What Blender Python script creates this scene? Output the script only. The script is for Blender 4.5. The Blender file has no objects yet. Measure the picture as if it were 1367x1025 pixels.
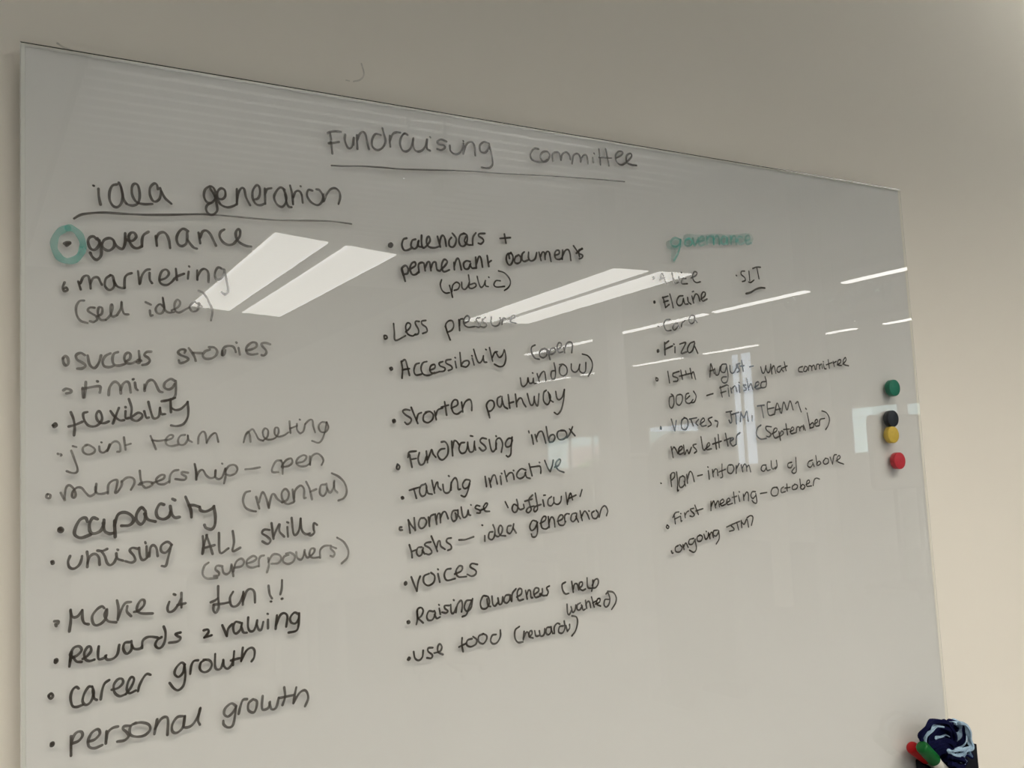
import bpy, bmesh, math, random
from mathutils import Vector, Matrix

# ------------------------------------------------------------------ camera, light, exposure
EYE = 1.55                 # camera height above the floor
D = 0.9122                 # camera to the front face of the glass board
random.seed(7)
SC = bpy.context.scene
COL = SC.collection

cam_data = bpy.data.cameras.new('camera')
cam_data.sensor_width = 36.0
cam_data.sensor_fit = 'HORIZONTAL'
cam_data.lens = 1267.6 / 1367.0 * 36.0
cam_data.clip_start = 0.02
cam = bpy.data.objects.new('camera', cam_data)
COL.objects.link(cam)
_r = Vector((0.86065498, -0.50673718, -0.04990433))
_u = Vector((-0.00565349, -0.10751132, 0.99418779))
_f = Vector((0.5091572, 0.85537053, 0.09539499))
cam.matrix_world = Matrix(((_r.x, _u.x, -_f.x, 0), (_r.y, _u.y, -_f.y, 0), (_r.z, _u.z, -_f.z, EYE), (0, 0, 0, 1)))
SC.camera = cam

SC.view_settings.view_transform = 'Standard'
SC.view_settings.look = 'None'
SC.view_settings.gamma = 1.0
SC.view_settings.use_curve_mapping = False
SC.view_settings.exposure = EXPOSURE = -0.1

PANEL_DOWN = 11.0          # luminance of the ceiling light diffusers
PANEL_UP = 2.0            # glow added on their tops to light the ceiling deck
LINEAR = 15.0
UP_BEAM = 56.0            # watts of the lamps added above the two lights in view
LINEAR_UP = 20.0
LINEAR_BEAM = 9.0
SKY = 6.5
PANEL_BEAM = 13.4           # watts of the lamp added under each diffuser
PANEL_SPREAD = 120.0
ROW_BEAM = 1.0             # the added unseen row along the board wall, relative to the others
FILL_LAMP = 23.0  # glow of the strip added to brighten the upper right wall
ROW_GLOW = 0.1

world = bpy.data.worlds.new('overcast_sky')
SC.world = world
world.use_nodes = True
_n = world.node_tree.nodes
_n['Background'].inputs['Color'].default_value = (0.76, 0.88, 1.0, 1)
_n['Background'].inputs['Strength'].default_value = SKY
sun_data = bpy.data.lights.new('sun', 'SUN')
sun_data.energy = 9.0
sun_data.angle = math.radians(2)
sun_data.color = (1.0, 0.96, 0.9)
sun = bpy.data.objects.new('sun', sun_data)
COL.objects.link(sun)
sun.rotation_euler = Vector((0.72, -0.2, -0.66)).to_track_quat('-Z', 'Y').to_euler()

# ------------------------------------------------------------------ materials
def mat(name, color, rough=0.6, spec=0.3, metallic=0.0, noise=0.0, nscale=30.0, bump=0.0):
    m = bpy.data.materials.new(name)
    m.use_nodes = True
    nt = m.node_tree
    b = nt.nodes['Principled BSDF']
    b.inputs['Base Color'].default_value = (*color, 1)
    b.inputs['Roughness'].default_value = rough
    b.inputs['Specular IOR Level'].default_value = spec
    b.inputs['Metallic'].default_value = metallic
    if noise or bump:
        tc = nt.nodes.new('ShaderNodeTexCoord')
        nz = nt.nodes.new('ShaderNodeTexNoise')
        nz.inputs['Scale'].default_value = nscale
        nz.inputs['Detail'].default_value = 4
        nt.links.new(tc.outputs['Object'], nz.inputs['Vector'])
        if noise:
            rmp = nt.nodes.new('ShaderNodeValToRGB')
            rmp.color_ramp.elements[0].position = 0.3
            rmp.color_ramp.elements[1].position = 0.7
            rmp.color_ramp.elements[0].color = (*[c * (1 - noise) for c in color], 1)
            rmp.color_ramp.elements[1].color = (*[min(1, c * (1 + noise)) for c in color], 1)
            nt.links.new(nz.outputs['Fac'], rmp.inputs['Fac'])
            nt.links.new(rmp.outputs['Color'], b.inputs['Base Color'])
        if bump:
            bp = nt.nodes.new('ShaderNodeBump')
            bp.inputs['Strength'].default_value = bump
            bp.inputs['Distance'].default_value = 0.002
            nt.links.new(nz.outputs['Fac'], bp.inputs['Height'])
            nt.links.new(bp.outputs['Normal'], b.inputs['Normal'])
    return m

def emit(name, color, strength):
    m = bpy.data.materials.new(name)
    m.use_nodes = True
    nt = m.node_tree
    nt.nodes.remove(nt.nodes['Principled BSDF'])
    e = nt.nodes.new('ShaderNodeEmission')
    e.inputs['Color'].default_value = (*color, 1)
    e.inputs['Strength'].default_value = strength
    nt.links.new(e.outputs[0], nt.nodes['Material Output'].inputs['Surface'])
    return m

def pane_mat(name, tint=(1, 1, 1), ior=1.5, rough=0.0):
    """thin clear sheet: Fresnel reflection over straight-through transmission"""
    m = bpy.data.materials.new(name)
    m.use_nodes = True
    nt = m.node_tree
    nt.nodes.remove(nt.nodes['Principled BSDF'])
    t = nt.nodes.new('ShaderNodeBsdfTransparent')
    t.inputs['Color'].default_value = (*tint, 1)
    g = nt.nodes.new('ShaderNodeBsdfGlossy')
    g.inputs['Roughness'].default_value = rough
    f = nt.nodes.new('ShaderNodeFresnel')
    f.inputs['IOR'].default_value = ior
    x = nt.nodes.new('ShaderNodeMixShader')
    geo = nt.nodes.new('ShaderNodeNewGeometry')      # a thin sheet reflects alike from both sides, no total reflection
    inv = nt.nodes.new('ShaderNodeMapRange')
    inv.inputs['To Min'].default_value = ior
    inv.inputs['To Max'].default_value = 1.0 / ior
    nt.links.new(geo.outputs['Backfacing'], inv.inputs['Value'])
    nt.links.new(inv.outputs[0], f.inputs['IOR'])
    nt.links.new(f.outputs[0], x.inputs[0])
    nt.links.new(t.outputs[0], x.inputs[1])
    nt.links.new(g.outputs[0], x.inputs[2])
    nt.links.new(x.outputs[0], nt.nodes['Material Output'].inputs['Surface'])
    return m

def clear_mat(name, tint):
    m = bpy.data.materials.new(name)
    m.use_nodes = True
    nt = m.node_tree
    nt.nodes.remove(nt.nodes['Principled BSDF'])
    t = nt.nodes.new('ShaderNodeBsdfTransparent')
    t.inputs['Color'].default_value = (*tint, 1)
    nt.links.new(t.outputs[0], nt.nodes['Material Output'].inputs['Surface'])
    return m

def ink_mat(name, color, alpha, streak, spec=0.5, rough=0.06):
    """dry-wipe ink: a thin film, streaky where the nib ran dry"""
    m = bpy.data.materials.new(name)
    m.use_nodes = True
    nt = m.node_tree
    b = nt.nodes['Principled BSDF']
    b.inputs['Base Color'].default_value = (*color, 1)
    b.inputs['Roughness'].default_value = rough
    b.inputs['Specular IOR Level'].default_value = spec
    tc = nt.nodes.new('ShaderNodeTexCoord')
    nz = nt.nodes.new('ShaderNodeTexNoise')
    nz.inputs['Scale'].default_value = 60
    nz.inputs['Detail'].default_value = 3
    mr = nt.nodes.new('ShaderNodeMapRange')
    mr.inputs['From Min'].default_value = 0.3
    mr.inputs['From Max'].default_value = 0.7
    mr.inputs['To Min'].default_value = alpha - streak
    mr.inputs['To Max'].default_value = min(1.0, alpha + streak)
    t = nt.nodes.new('ShaderNodeBsdfTransparent')
    x = nt.nodes.new('ShaderNodeMixShader')
    L = nt.links.new
    L(tc.outputs['Object'], nz.inputs['Vector'])
    L(nz.outputs['Fac'], mr.inputs['Value'])
    L(mr.outputs[0], x.inputs[0])
    L(t.outputs[0], x.inputs[1])
    L(b.outputs[0], x.inputs[2])
    L(x.outputs[0], nt.nodes['Material Output'].inputs['Surface'])
    return m

M = dict(
    wall=mat('wall_paint', (0.80, 0.755, 0.665), 0.75, 0.2, noise=0.02, nscale=2.5, bump=0.15),
    white_wall=mat('white_paint', (0.78, 0.77, 0.74), 0.8, 0.2, noise=0.02, nscale=1.5),
    deck=mat('deck_paint', (0.07, 0.07, 0.07), 0.7, 0.2, noise=0.03, nscale=1.0),
    soffit=mat('bright_deck_paint', (0.60, 0.60, 0.59), 0.7, 0.2, noise=0.03, nscale=1.0),
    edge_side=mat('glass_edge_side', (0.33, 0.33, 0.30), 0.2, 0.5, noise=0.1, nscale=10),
    rib=mat('deck_rib_paint', (0.90, 0.90, 0.89), 0.5, 0.3, noise=0.03, nscale=3.0),
    carpet=mat('carpet', (0.28, 0.28, 0.28), 0.95, 0.1, noise=0.25, nscale=60),
    back=mat('board_white_coat', (0.715, 0.69, 0.668), 0.6, 0.2, noise=0.012, nscale=1.5),
    glass=pane_mat('board_glass', (0.985, 0.99, 0.985), 1.52, 0.0),
    glass_in=clear_mat('board_glass_inner', (0.99, 1.0, 0.995)),
    rim=mat('lit_glass_rim', (0.74, 0.725, 0.68), 0.25, 0.5, noise=0.02, nscale=20),
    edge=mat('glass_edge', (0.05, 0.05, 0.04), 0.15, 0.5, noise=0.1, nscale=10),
    steel=mat('steel', (0.6, 0.6, 0.6), 0.3, 0.5, 1.0, noise=0.05, nscale=20),
    k=ink_mat('black_ink', (0.032, 0.025, 0.018), 0.89, 0.07),
    m=ink_mat('thin_black_ink', (0.055, 0.045, 0.036), 0.83, 0.09),
    f=ink_mat('dry_black_ink', (0.075, 0.062, 0.05), 0.68, 0.12),
    t=ink_mat('teal_ink', (0.06, 0.42, 0.35), 0.52, 0.10),
    u=ink_mat('teal_wash', (0.09, 0.42, 0.36), 0.24, 0.10),
    pencil=ink_mat('pencil_scuff', (0.12, 0.11, 0.10), 0.24, 0.14, 0.1, 0.6),
    green=mat('green_magnet', (0.012, 0.16, 0.095), 0.35, 0.4, noise=0.08, nscale=200),
    black=mat('black_magnet', (0.018, 0.022, 0.028), 0.35, 0.4, noise=0.08, nscale=200),
    yellow=mat('yellow_magnet', (0.58, 0.41, 0.06), 0.35, 0.4, noise=0.06, nscale=200),
    red=mat('red_magnet', (0.47, 0.028, 0.04), 0.35, 0.4, noise=0.08, nscale=200),
    pot=mat('black_plastic', (0.004, 0.005, 0.008), 0.5, 0.15, noise=0.1, nscale=80),
    cap_red=mat('red_cap', (0.36, 0.003, 0.005), 0.35, 0.2, noise=0.05, nscale=90),
    cap_green=mat('green_cap', (0.004, 0.095, 0.018), 0.35, 0.2, noise=0.05, nscale=90),
    cap_blue=mat('blue_cap', (0.005, 0.007, 0.20), 0.35, 0.2, noise=0.05, nscale=90),
    barrel=mat('white_barrel', (0.78, 0.76, 0.68), 0.35, 0.4, noise=0.03, nscale=90),
    navy=mat('navy_cloth', (0.003, 0.004, 0.030), 0.9, 0.1, noise=0.25, nscale=400, bump=0.3),
    sky_cloth=mat('pale_blue_cloth', (0.30, 0.42, 0.54), 0.9, 0.1, noise=0.12, nscale=400, bump=0.3),
    lamp=emit('diffuser_glow', (1.0, 0.975, 0.91), PANEL_DOWN),
    uplamp=emit('uplight_glow', (1.0, 0.97, 0.91), PANEL_UP),
    uplamp_low=emit('low_uplight_glow', (1.0, 0.97, 0.91), PANEL_UP),
    uplamp_line=emit('linear_uplight_glow', (1.0, 0.98, 0.94), LINEAR_UP),
    line=emit('linear_glow', (1.0, 0.98, 0.94), LINEAR),
    fill_lamp=emit('fill_lamp_glow', (1.0, 0.975, 0.91), FILL_LAMP),
    row_lamp=emit('dim_diffuser_glow', (1.0, 0.975, 0.91), ROW_GLOW),
    lamp_edge=emit('edge_line_glow', (1.0, 0.985, 0.94), PANEL_DOWN * 1.35),
    led=emit('indicator_led', (1.0, 1.0, 1.0), 14.0),
    housing=mat('lamp_housing', (0.62, 0.62, 0.60), 0.4, 0.4, noise=0.03, nscale=10),
    grey=mat('column_paint', (0.45, 0.45, 0.44), 0.8, 0.2, noise=0.03, nscale=4),
    cream=mat('cream_column_paint', (0.80, 0.77, 0.70), 0.7, 0.2, noise=0.03, nscale=4),
    duct=mat('duct_paint', (0.82, 0.80, 0.76), 0.5, 0.3, noise=0.03, nscale=4),
    foil=mat('foil_wrap', (0.75, 0.85, 0.83), 0.2, 0.5, 1.0, noise=0.15, nscale=12, bump=1.0),
    frame=mat('window_frame', (0.80, 0.83, 0.86), 0.5, 0.3, noise=0.02, nscale=8),
    wpane=pane_mat('window_glass', (0.94, 0.955, 0.985), 1.5),
    brick=mat('pink_brick', (0.62, 0.42, 0.40), 0.85, 0.2, noise=0.2, nscale=3),
    render=mat('pale_render', (0.70, 0.86, 0.86), 0.8, 0.2, noise=0.06, nscale=1),
    leaf=mat('foliage', (0.25, 0.42, 0.10), 0.8, 0.2, noise=0.5, nscale=6),
    bark=mat('bark', (0.16, 0.11, 0.08), 0.9, 0.1, noise=0.3, nscale=8),
    dark=mat('dark_plastic', (0.03, 0.03, 0.033), 0.5, 0.4, noise=0.1, nscale=40),
    screen=mat('dark_screen', (0.02, 0.02, 0.022), 0.25, 0.5, noise=0.1, nscale=2),
    felt=mat('grey_felt', (0.10, 0.10, 0.105), 0.95, 0.1, noise=0.2, nscale=90),
    desk=mat('desk_white', (0.72, 0.71, 0.68), 0.4, 0.4, noise=0.03, nscale=6),
    chair=mat('chair_fabric', (0.09, 0.10, 0.12), 0.95, 0.1, noise=0.2, nscale=90),
    grass=mat('lawn', (0.20, 0.28, 0.10), 0.95, 0.1, noise=0.3, nscale=1.0),
)

# ------------------------------------------------------------------ mesh helpers
class MB:
    def __init__(self):
        self.v = []; self.f = []; self.m = []
    def add(self, verts, faces, mi=0):
        o = len(self.v)
        self.v += [tuple(p) for p in verts]
        self.f += [tuple(o + i for i in fc) for fc in faces]
        self.m += [mi] * len(faces)
    def box(self, a, b, mi=0):
        x0, y0, z0 = a; x1, y1, z1 = b
        if x0 > x1: x0, x1 = x1, x0
        if y0 > y1: y0, y1 = y1, y0
        if z0 > z1: z0, z1 = z1, z0
        V = [(x0, y0, z0), (x1, y0, z0), (x1, y1, z0), (x0, y1, z0), (x0, y0, z1), (x1, y0, z1), (x1, y1, z1), (x0, y1, z1)]
        self.add(V, [(0, 3, 2, 1), (4, 5, 6, 7), (0, 1, 5, 4), (1, 2, 6, 5), (2, 3, 7, 6), (3, 0, 4, 7)], mi)
    def hexa(self, low, high, mi=0):
        """four low corners (counter-clockwise from above) and four high ones"""
        self.add(list(low) + list(high), [(3, 2, 1, 0), (4, 5, 6, 7), (0, 1, 5, 4), (1, 2, 6, 5), (2, 3, 7, 6), (3, 0, 4, 7)], mi)
    def lathe(self, origin, axis, prof, n=32, mi=0):
        """prof: (distance along axis, radius) pairs"""
        a = Vector(axis).normalized()
        s = Vector((0, 0, 1)) if abs(a.z) < 0.9 else Vector((1, 0, 0))
        p = a.cross(s).normalized(); q = a.cross(p)
        o = Vector(origin); V = []; F = []
        for (h, r) in prof:
            for i in range(n):
                t = 2 * math.pi * i / n
                V.append(o + a * h + (p * math.cos(t) + q * math.sin(t)) * r)
        k = len(prof)
        for j in range(k - 1):
            for i in range(n):
                i2 = (i + 1) % n
                F.append((j * n + i, j * n + i2, (j + 1) * n + i2, (j + 1) * n + i))
        F.append(tuple(range(n - 1, -1, -1)))
        F.append(tuple((k - 1) * n + i for i in range(n)))
        self.add(V, F, mi)
    def tube(self, pts, r, n=10, mi=0):
        pts = [Vector(p) for p in pts]
        V = []; F = []
        ref = None
        for i, p in enumerate(pts):
            d = (pts[min(i + 1, len(pts) - 1)] - pts[max(i - 1, 0)]).normalized()
            if ref is None:
                ref = d.orthogonal().normalized()
            ref = (ref - d * ref.dot(d)).normalized()
            q = d.cross(ref)
            for k in range(n):
                t = 2 * math.pi * k / n
                V.append(p + (ref * math.cos(t) + q * math.sin(t)) * r)
        for j in range(len(pts) - 1):
            for k in range(n):
                k2 = (k + 1) % n
                F.append((j * n + k, j * n + k2, (j + 1) * n + k2, (j + 1) * n + k))
        F.append(tuple(range(n - 1, -1, -1)))
        F.append(tuple((len(pts) - 1) * n + k for k in range(n)))
        self.add(V, F, mi)
    def build(self, name, mats, parent=None, smooth=False, bevel=0.0, loc=None):
        me = bpy.data.meshes.new(name)
        me.from_pydata(self.v, [], self.f)
        if not isinstance(mats, (list, tuple)):
            mats = [mats]
        for m in mats:
            me.materials.append(m)
        me.polygons.foreach_set('material_index', self.m)
        bm = bmesh.new(); bm.from_mesh(me)
        bmesh.ops.recalc_face_normals(bm, faces=bm.faces)
        bm.to_mesh(me); bm.free()
        if smooth:
            me.polygons.foreach_set('use_smooth', [True] * len(me.polygons))
            try:
                me.set_sharp_from_angle(angle=math.radians(40))
            except Exception:
                pass
        me.update()
        o = bpy.data.objects.new(name, me)
        COL.objects.link(o)
        if loc:
            o.location = loc
        if parent:
            o.parent = parent
            o.matrix_parent_inverse = Matrix.Translation(-Vector(parent.location)) if parent.type == 'EMPTY' else Matrix.Identity(4)
        if bevel:
            md = o.modifiers.new('bevel', 'BEVEL')
            md.width = bevel; md.segments = 3; md.limit_method = 'ANGLE'
        return o

def tag(o, label=None, cat=None, group=None, kind=None):
    if label: o['label'] = label
    if cat: o['category'] = cat
    if group: o['group'] = group
    if kind: o['kind'] = kind
    return o

def empty(name, loc, label, cat, group=None):
    o = bpy.data.objects.new(name, None)
    o.empty_display_size = 0.05
    COL.objects.link(o)
    o.location = loc
    return tag(o, label, cat, group)

def real(xy, zy, t):
    """a point seen in the board by its mirror direction (x/y, z/y) and mirror depth t -> where it really stands"""
    return Vector((xy * t, 2 * D - t, EYE + zy * t))
WRITING = [
('title','m',3.1,'heading reading Fundraising committee',"3357,3626 3383,3641 3441,3655 3506,3658;3383,3632 3387,3588 3393,3504 3401,3409;3365,3517 3422,3530 3480,3547;3549,3636 3542,3581 3559,3520 3587,3492 3622,3521 3642,3610;3643,3617 3637,3537;3680,3647 3679,3572 3679,3498;3679,3593 3711,3665 3749,3694 3777,3665 3792,3588 3810,3515;3951,3688 3890,3691 3850,3625 3848,3552 3899,3516 3960,3546 4001,3617 3989,3702 3973,3767;4057,3695 4053,3631 4057,3574;4055,3639 4089,3714 4128,3744 4183,3749;4267,3735 4229,3746 4188,3694 4172,3619 4198,3556 4244,3546 4296,3591 4328,3677 4335,3708;4328,3692 4328,3618 4362,3566 4426,3580 4476,3638 4500,3716;4500,3716 4493,3618 4530,3594;4537,3751 4540,3746;4738,3727 4674,3741 4624,3711 4639,3683 4703,3677 4714,3653 4668,3620 4620,3625;4777,3687 4783,3628 4830,3596 4889,3612 4933,3671 4950,3734;4952,3731 4942,3611;4950,3764 4953,3759;4948,3627 4986,3724 5047,3766 5088,3738 5098,3613;5278,3779 5218,3790 5164,3740 5169,3672 5229,3668 5275,3725 5283,3780;5283,3780 5306,3659 5319,3553 5288,3502 5236,3484 5171,3485;5954,3806 5890,3801 5840,3735 5846,3672 5917,3646 6018,3660 6070,3693;6073,3790 6007,3773 5972,3713 6000,3664 6066,3677 6107,3746 6073,3790;6149,3683 6145,3759 6185,3797 6241,3796 6264,3710;6264,3719 6288,3786 6347,3822 6392,3784 6400,3735;6423,3689 6450,3792 6509,3824 6545,3788 6551,3723;6551,3731 6595,3811 6645,3817 6661,3717;6738,3805 6737,3742;6759,3861 6763,3854;6839,3926 6845,3727;6940,3940 6974,3731;6831,3820 7022,3834;7083,3842 7168,3886 7202,3933 7141,3938 7086,3875 7100,3793 7169,3769 7244,3803;7244,3803 7333,3891 7326,3933 7261,3899 7255,3813 7325,3788 7408,3790"),
('underline','m',2.2,'pen line under Fundraising',"3386,3281 3500,3290 3720,3316 3944,3331 4173,3341 4488,3371 4813,3404"),
('underline','f',1.8,'faint end of the pen line under Fundraising',"4813,3404 5114,3429 5436,3446 6035,3492 6605,3528 7204,3558"),
('line','m',3,'heading reading idea generation',"1152,2782 1155,2711 1169,2636;1109,2807 1114,2805;1308,2841 1271,2825 1247,2767 1246,2690 1274,2636 1311,2627 1344,2664 1359,2733 1346,2815 1326,2859;1346,2815 1364,2713 1390,2666;1390,2669 1411,2658 1451,2657 1492,2685 1507,2760 1494,2847 1465,2866 1441,2836 1438,2773 1454,2723 1487,2687 1545,2679 1618,2688;1668,2836 1659,2877 1635,2887 1600,2844 1596,2780 1618,2725 1647,2714 1682,2747 1695,2812 1688,2848;1698,2823 1731,2758 1788,2708;2143,2916 2101,2879 2090,2813 2115,2761 2156,2755 2193,2797 2201,2858 2178,2909 2143,2916;2153,2896 2189,2834 2208,2749 2212,2685 2174,2643 2133,2644 2108,2685 2119,2729 2156,2755;2209,2809 2261,2804 2293,2840 2289,2895 2253,2911 2220,2871 2219,2805 2249,2748 2312,2728 2376,2751 2406,2776;2406,2922 2403,2764;2403,2770 2416,2870 2449,2934 2478,2927 2495,2846 2533,2772;2565,2831 2609,2847 2632,2894 2630,2961 2601,2982 2562,2920 2560,2842 2591,2790 2635,2783 2681,2805;2683,2956 2683,2801;2683,2900 2705,2952 2751,2969;2883,2967 2841,2987 2798,2941 2774,2876 2800,2811 2850,2787 2890,2832 2898,2901 2872,2971;2887,2922 2902,2833 2923,2796 2951,2794;2941,3019 2961,2930 2967,2827;2969,2897 2995,2957 3030,2972 3058,2941 3068,2853;3050,3023 3053,3020;3174,2991 3131,2993 3115,2936 3153,2871 3222,2844 3270,2884 3283,2948 3250,3003 3215,3010;3290,2967 3287,2888 3319,2958 3368,3027 3422,3044 3463,3009 3470,2951 3449,2879"),
('underline','m',2.8,'pen line under idea generation',"947,2485 1002,2524 1074,2545 1194,2564 1353,2569 1544,2578 1739,2597 2040,2632 2174,2640"),
('underline','f',2.2,'faint end of the pen line under idea generation',"2174,2640 2352,2642 2598,2641 2818,2647 3158,2676 3392,2688 3583,2681"),
('highlight','t',7.5,'teal highlighter ring around the first bullet',"899,2394 846,2367 807,2324 786,2266 785,2211 803,2157 841,2108 898,2092 955,2112 995,2155 1015,2205 1019,2262 1003,2317 975,2362 932,2391 899,2394"),
('line','m',3.2,'line reading governance',"867,2249 888,2263 913,2261 902,2244 884,2231 885,2247 902,2254;1134,2308 1109,2334 1076,2323 1061,2281 1079,2226 1111,2211 1144,2240 1156,2281 1140,2320;1156,2305 1170,2242 1170,2169 1147,2131 1122,2123 1093,2151 1079,2182;1178,2275 1200,2313 1245,2331 1278,2308 1281,2259 1251,2222 1218,2215 1185,2239 1176,2275;1282,2292 1304,2261 1337,2239 1360,2249 1376,2308 1376,2388;1376,2340 1402,2322 1440,2323 1471,2361 1456,2397 1426,2396 1406,2360 1417,2303 1447,2262 1485,2257 1520,2278;1520,2274 1523,2345 1539,2388 1579,2419;1644,2385 1652,2292;1649,2360 1669,2408 1709,2427 1740,2406 1761,2353 1770,2280;1936,2457 1892,2476 1855,2445 1830,2384 1842,2326 1877,2307 1914,2332 1926,2384 1927,2443;1929,2375 1962,2327 1990,2300 2015,2295;2033,2453 2047,2349;2046,2402 2070,2464 2107,2478 2143,2445 2175,2379 2194,2338;2277,2505 2243,2480 2230,2435 2258,2382 2308,2355 2359,2368 2393,2406;2393,2406 2424,2452 2428,2505 2408,2519 2386,2484 2390,2432 2418,2391 2477,2361 2535,2356"),
('line','m',2.8,'line reading marketing',"868,1898 853,1852 865,1819 892,1830 881,1851 865,1843;978,1913 999,1840;996,1896 1021,1957 1059,1968 1075,1913 1080,1853;1078,1901 1102,1950 1141,1959 1162,1918 1174,1895;1246,1986 1207,1951 1201,1884 1239,1850 1278,1889 1268,1973 1246,1990;1273,1937 1301,1890 1340,1875 1368,1879;1365,1875 1369,1967 1392,2003 1428,2018;1483,2042 1495,1920;1499,1926 1517,2001 1552,2053 1587,2065;1584,2031 1585,1969 1605,1935;1672,1968 1725,1990 1756,2036 1732,2072 1691,2050 1669,1974 1689,1932 1736,1926 1778,1956 1808,1995;1819,2086 1827,1978;1820,2009 1892,2043;1935,2066 1927,1996;1940,2118 1943,2113;2014,2084 2014,1993;2015,2021 2050,2087 2087,2102 2117,2066 2117,1976;2260,2108 2211,2126 2179,2070 2190,2009 2240,2023 2270,2082;2267,2108 2289,2000 2300,1904 2268,1867 2237,1888"),
('line','f',2.6,'line reading (sell idea)',"1025,1742 987,1734 960,1680 965,1609 997,1557 1053,1539;1111,1681 1073,1681 1055,1654 1089,1626 1124,1604 1132,1574 1100,1550 1072,1558;1133,1604 1171,1630 1175,1680 1146,1685 1138,1628 1160,1575 1204,1574;1204,1574 1243,1621 1265,1694 1252,1718 1243,1657 1259,1607 1298,1621;1298,1621 1332,1685 1338,1749 1343,1686 1360,1638 1396,1633;1582,1678 1587,1629 1606,1634;1546,1754 1592,1732;1710,1713 1669,1741 1634,1699 1645,1657 1686,1656 1710,1709 1697,1805;1699,1795 1710,1703 1744,1667 1797,1672;1774,1687 1833,1721 1852,1766 1829,1792 1804,1757 1803,1695 1839,1669 1899,1702 1937,1723;2022,1762 1978,1775 1941,1732 1958,1687 2007,1698 2026,1755;2022,1768 2050,1734;2020,1888 2070,1866 2118,1785 2147,1698 2132,1606"),
('line','f',3,'line reading success stories',"852,1219 870,1241 891,1220 895,1173 873,1156 855,1181 851,1219;1029,1250 994,1269 958,1249 965,1210 1007,1183 1034,1156 1007,1131 966,1128;1051,1248 1064,1176 1089,1141 1115,1140 1144,1186 1162,1251;1241,1271 1199,1246 1175,1198 1187,1155 1231,1146 1269,1160;1304,1284 1269,1267 1256,1219 1268,1172 1312,1161 1364,1177;1364,1197 1402,1222 1410,1262 1391,1281 1365,1262 1357,1221 1379,1186 1417,1182 1454,1199;1482,1298 1488,1198 1466,1193 1471,1214 1501,1209;1590,1295 1550,1290 1529,1261 1561,1237 1576,1209 1552,1180 1509,1169;1885,1290 1892,1317 1854,1321 1826,1294 1853,1266 1905,1246 1917,1226 1883,1202 1844,1194 1832,1220;1924,1336 1956,1289 1976,1252 1985,1217;1960,1293 2042,1291;2118,1326 2073,1308 2051,1270 2072,1240 2125,1241 2170,1269 2185,1311 2159,1347 2110,1349;2233,1316 2233,1272 2253,1291 2262,1325;2228,1278 2233,1316 2254,1352 2291,1366 2333,1361 2353,1336 2361,1309;2387,1350 2398,1284;2366,1402 2369,1399;2462,1326 2518,1340 2561,1367 2558,1401 2519,1406 2476,1373 2458,1334 2474,1299 2516,1287 2570,1297;2697,1392 2648,1406 2611,1396 2621,1369 2652,1335 2656,1305 2632,1281 2609,1284"),
('line','f',3,'line reading timing',"854,936 879,950 914,937 912,917 877,908;1035,1010 1031,941 1023,872;1009,956 1014,872;1009,948 1085,966 1149,972 1154,941 1149,916;1127,1018 1132,1015;1222,894 1229,957 1259,1006 1289,1011 1318,973 1324,908;1323,941 1340,989 1370,1015 1396,998 1408,916;1445,1007 1452,958 1468,938;1428,1036 1434,1039;1526,990 1527,932;1528,950 1554,1015 1589,1033 1619,1007 1652,934 1683,920;1790,1027 1755,1043 1708,1010 1698,969 1731,945 1770,961 1791,998;1800,1024 1802,937 1792,880 1760,853 1698,837"),
('line','m',2.8,'line reading flexibility',"770,629 789,648 798,628 778,613 773,625;912,743 933,682 942,615 937,539;894,617 942,629 1005,657;1046,743 1013,730 1017,681 1044,632 1084,614 1130,626 1165,674 1158,728 1138,750 1118,719 1124,675 1151,645 1187,643 1221,657;1236,750 1265,707 1311,667 1349,667;1307,778 1284,717 1255,637;1362,748 1362,686 1394,686;1361,786 1364,782;1391,858 1414,775 1408,696 1422,669 1459,658 1497,685 1504,715 1469,732 1420,699;1521,746 1539,687 1560,688;1558,832 1578,744 1596,687 1620,678 1649,703 1659,776;1658,774 1668,721 1704,718;1752,856 1755,734;1673,836 1738,849 1793,868;1756,775 1795,755 1844,765 1893,811 1906,830;1904,828 1910,751 1901,680 1861,622 1802,606 1754,613"),
('line','f',2.4,'line reading joint team meeting',"807,382 812,378;829,378 836,370 831,364;914,406 940,326 963,249 954,214 918,211 877,228;926,445 956,435;1027,451 1056,450 1102,417 1097,384 1051,367 1011,389 1009,430 1040,450;1140,438 1145,395 1172,379 1208,405 1228,450;1157,473 1161,470;1226,453 1208,393;1212,405 1245,462 1281,478 1310,451 1314,392 1288,384;1346,512 1359,400;1359,440 1403,453;1573,519 1598,453 1618,396;1584,480 1646,472 1715,482;1713,475 1761,494 1769,519 1738,522 1706,485 1712,440 1751,422 1811,432;1877,522 1835,515 1813,473 1824,435 1868,434 1898,476 1900,518;1903,516 1908,476 1939,454;1993,438 2001,507 2036,550 2061,527 2071,441;2072,449 2111,510 2157,532 2178,450;2415,438 2434,503 2461,541 2476,507 2482,442;2445,518 2499,564 2529,527 2560,468 2604,449;2602,452 2645,488 2654,546 2626,570 2602,536 2613,483 2655,459 2720,473 2756,523 2752,571 2723,568 2719,513 2753,486 2808,497 2854,526;2869,635 2874,518;2870,563 2944,589;2942,607 2941,551 2967,516 2984,518 3007,539 3026,606;2970,652 2975,648;3026,604 3066,641 3100,643 3109,581 3126,519;3247,617 3195,620 3163,580 3181,528 3232,522 3264,567 3249,622;3246,611 3226,524 3195,448 3155,416 3091,437"),
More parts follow.
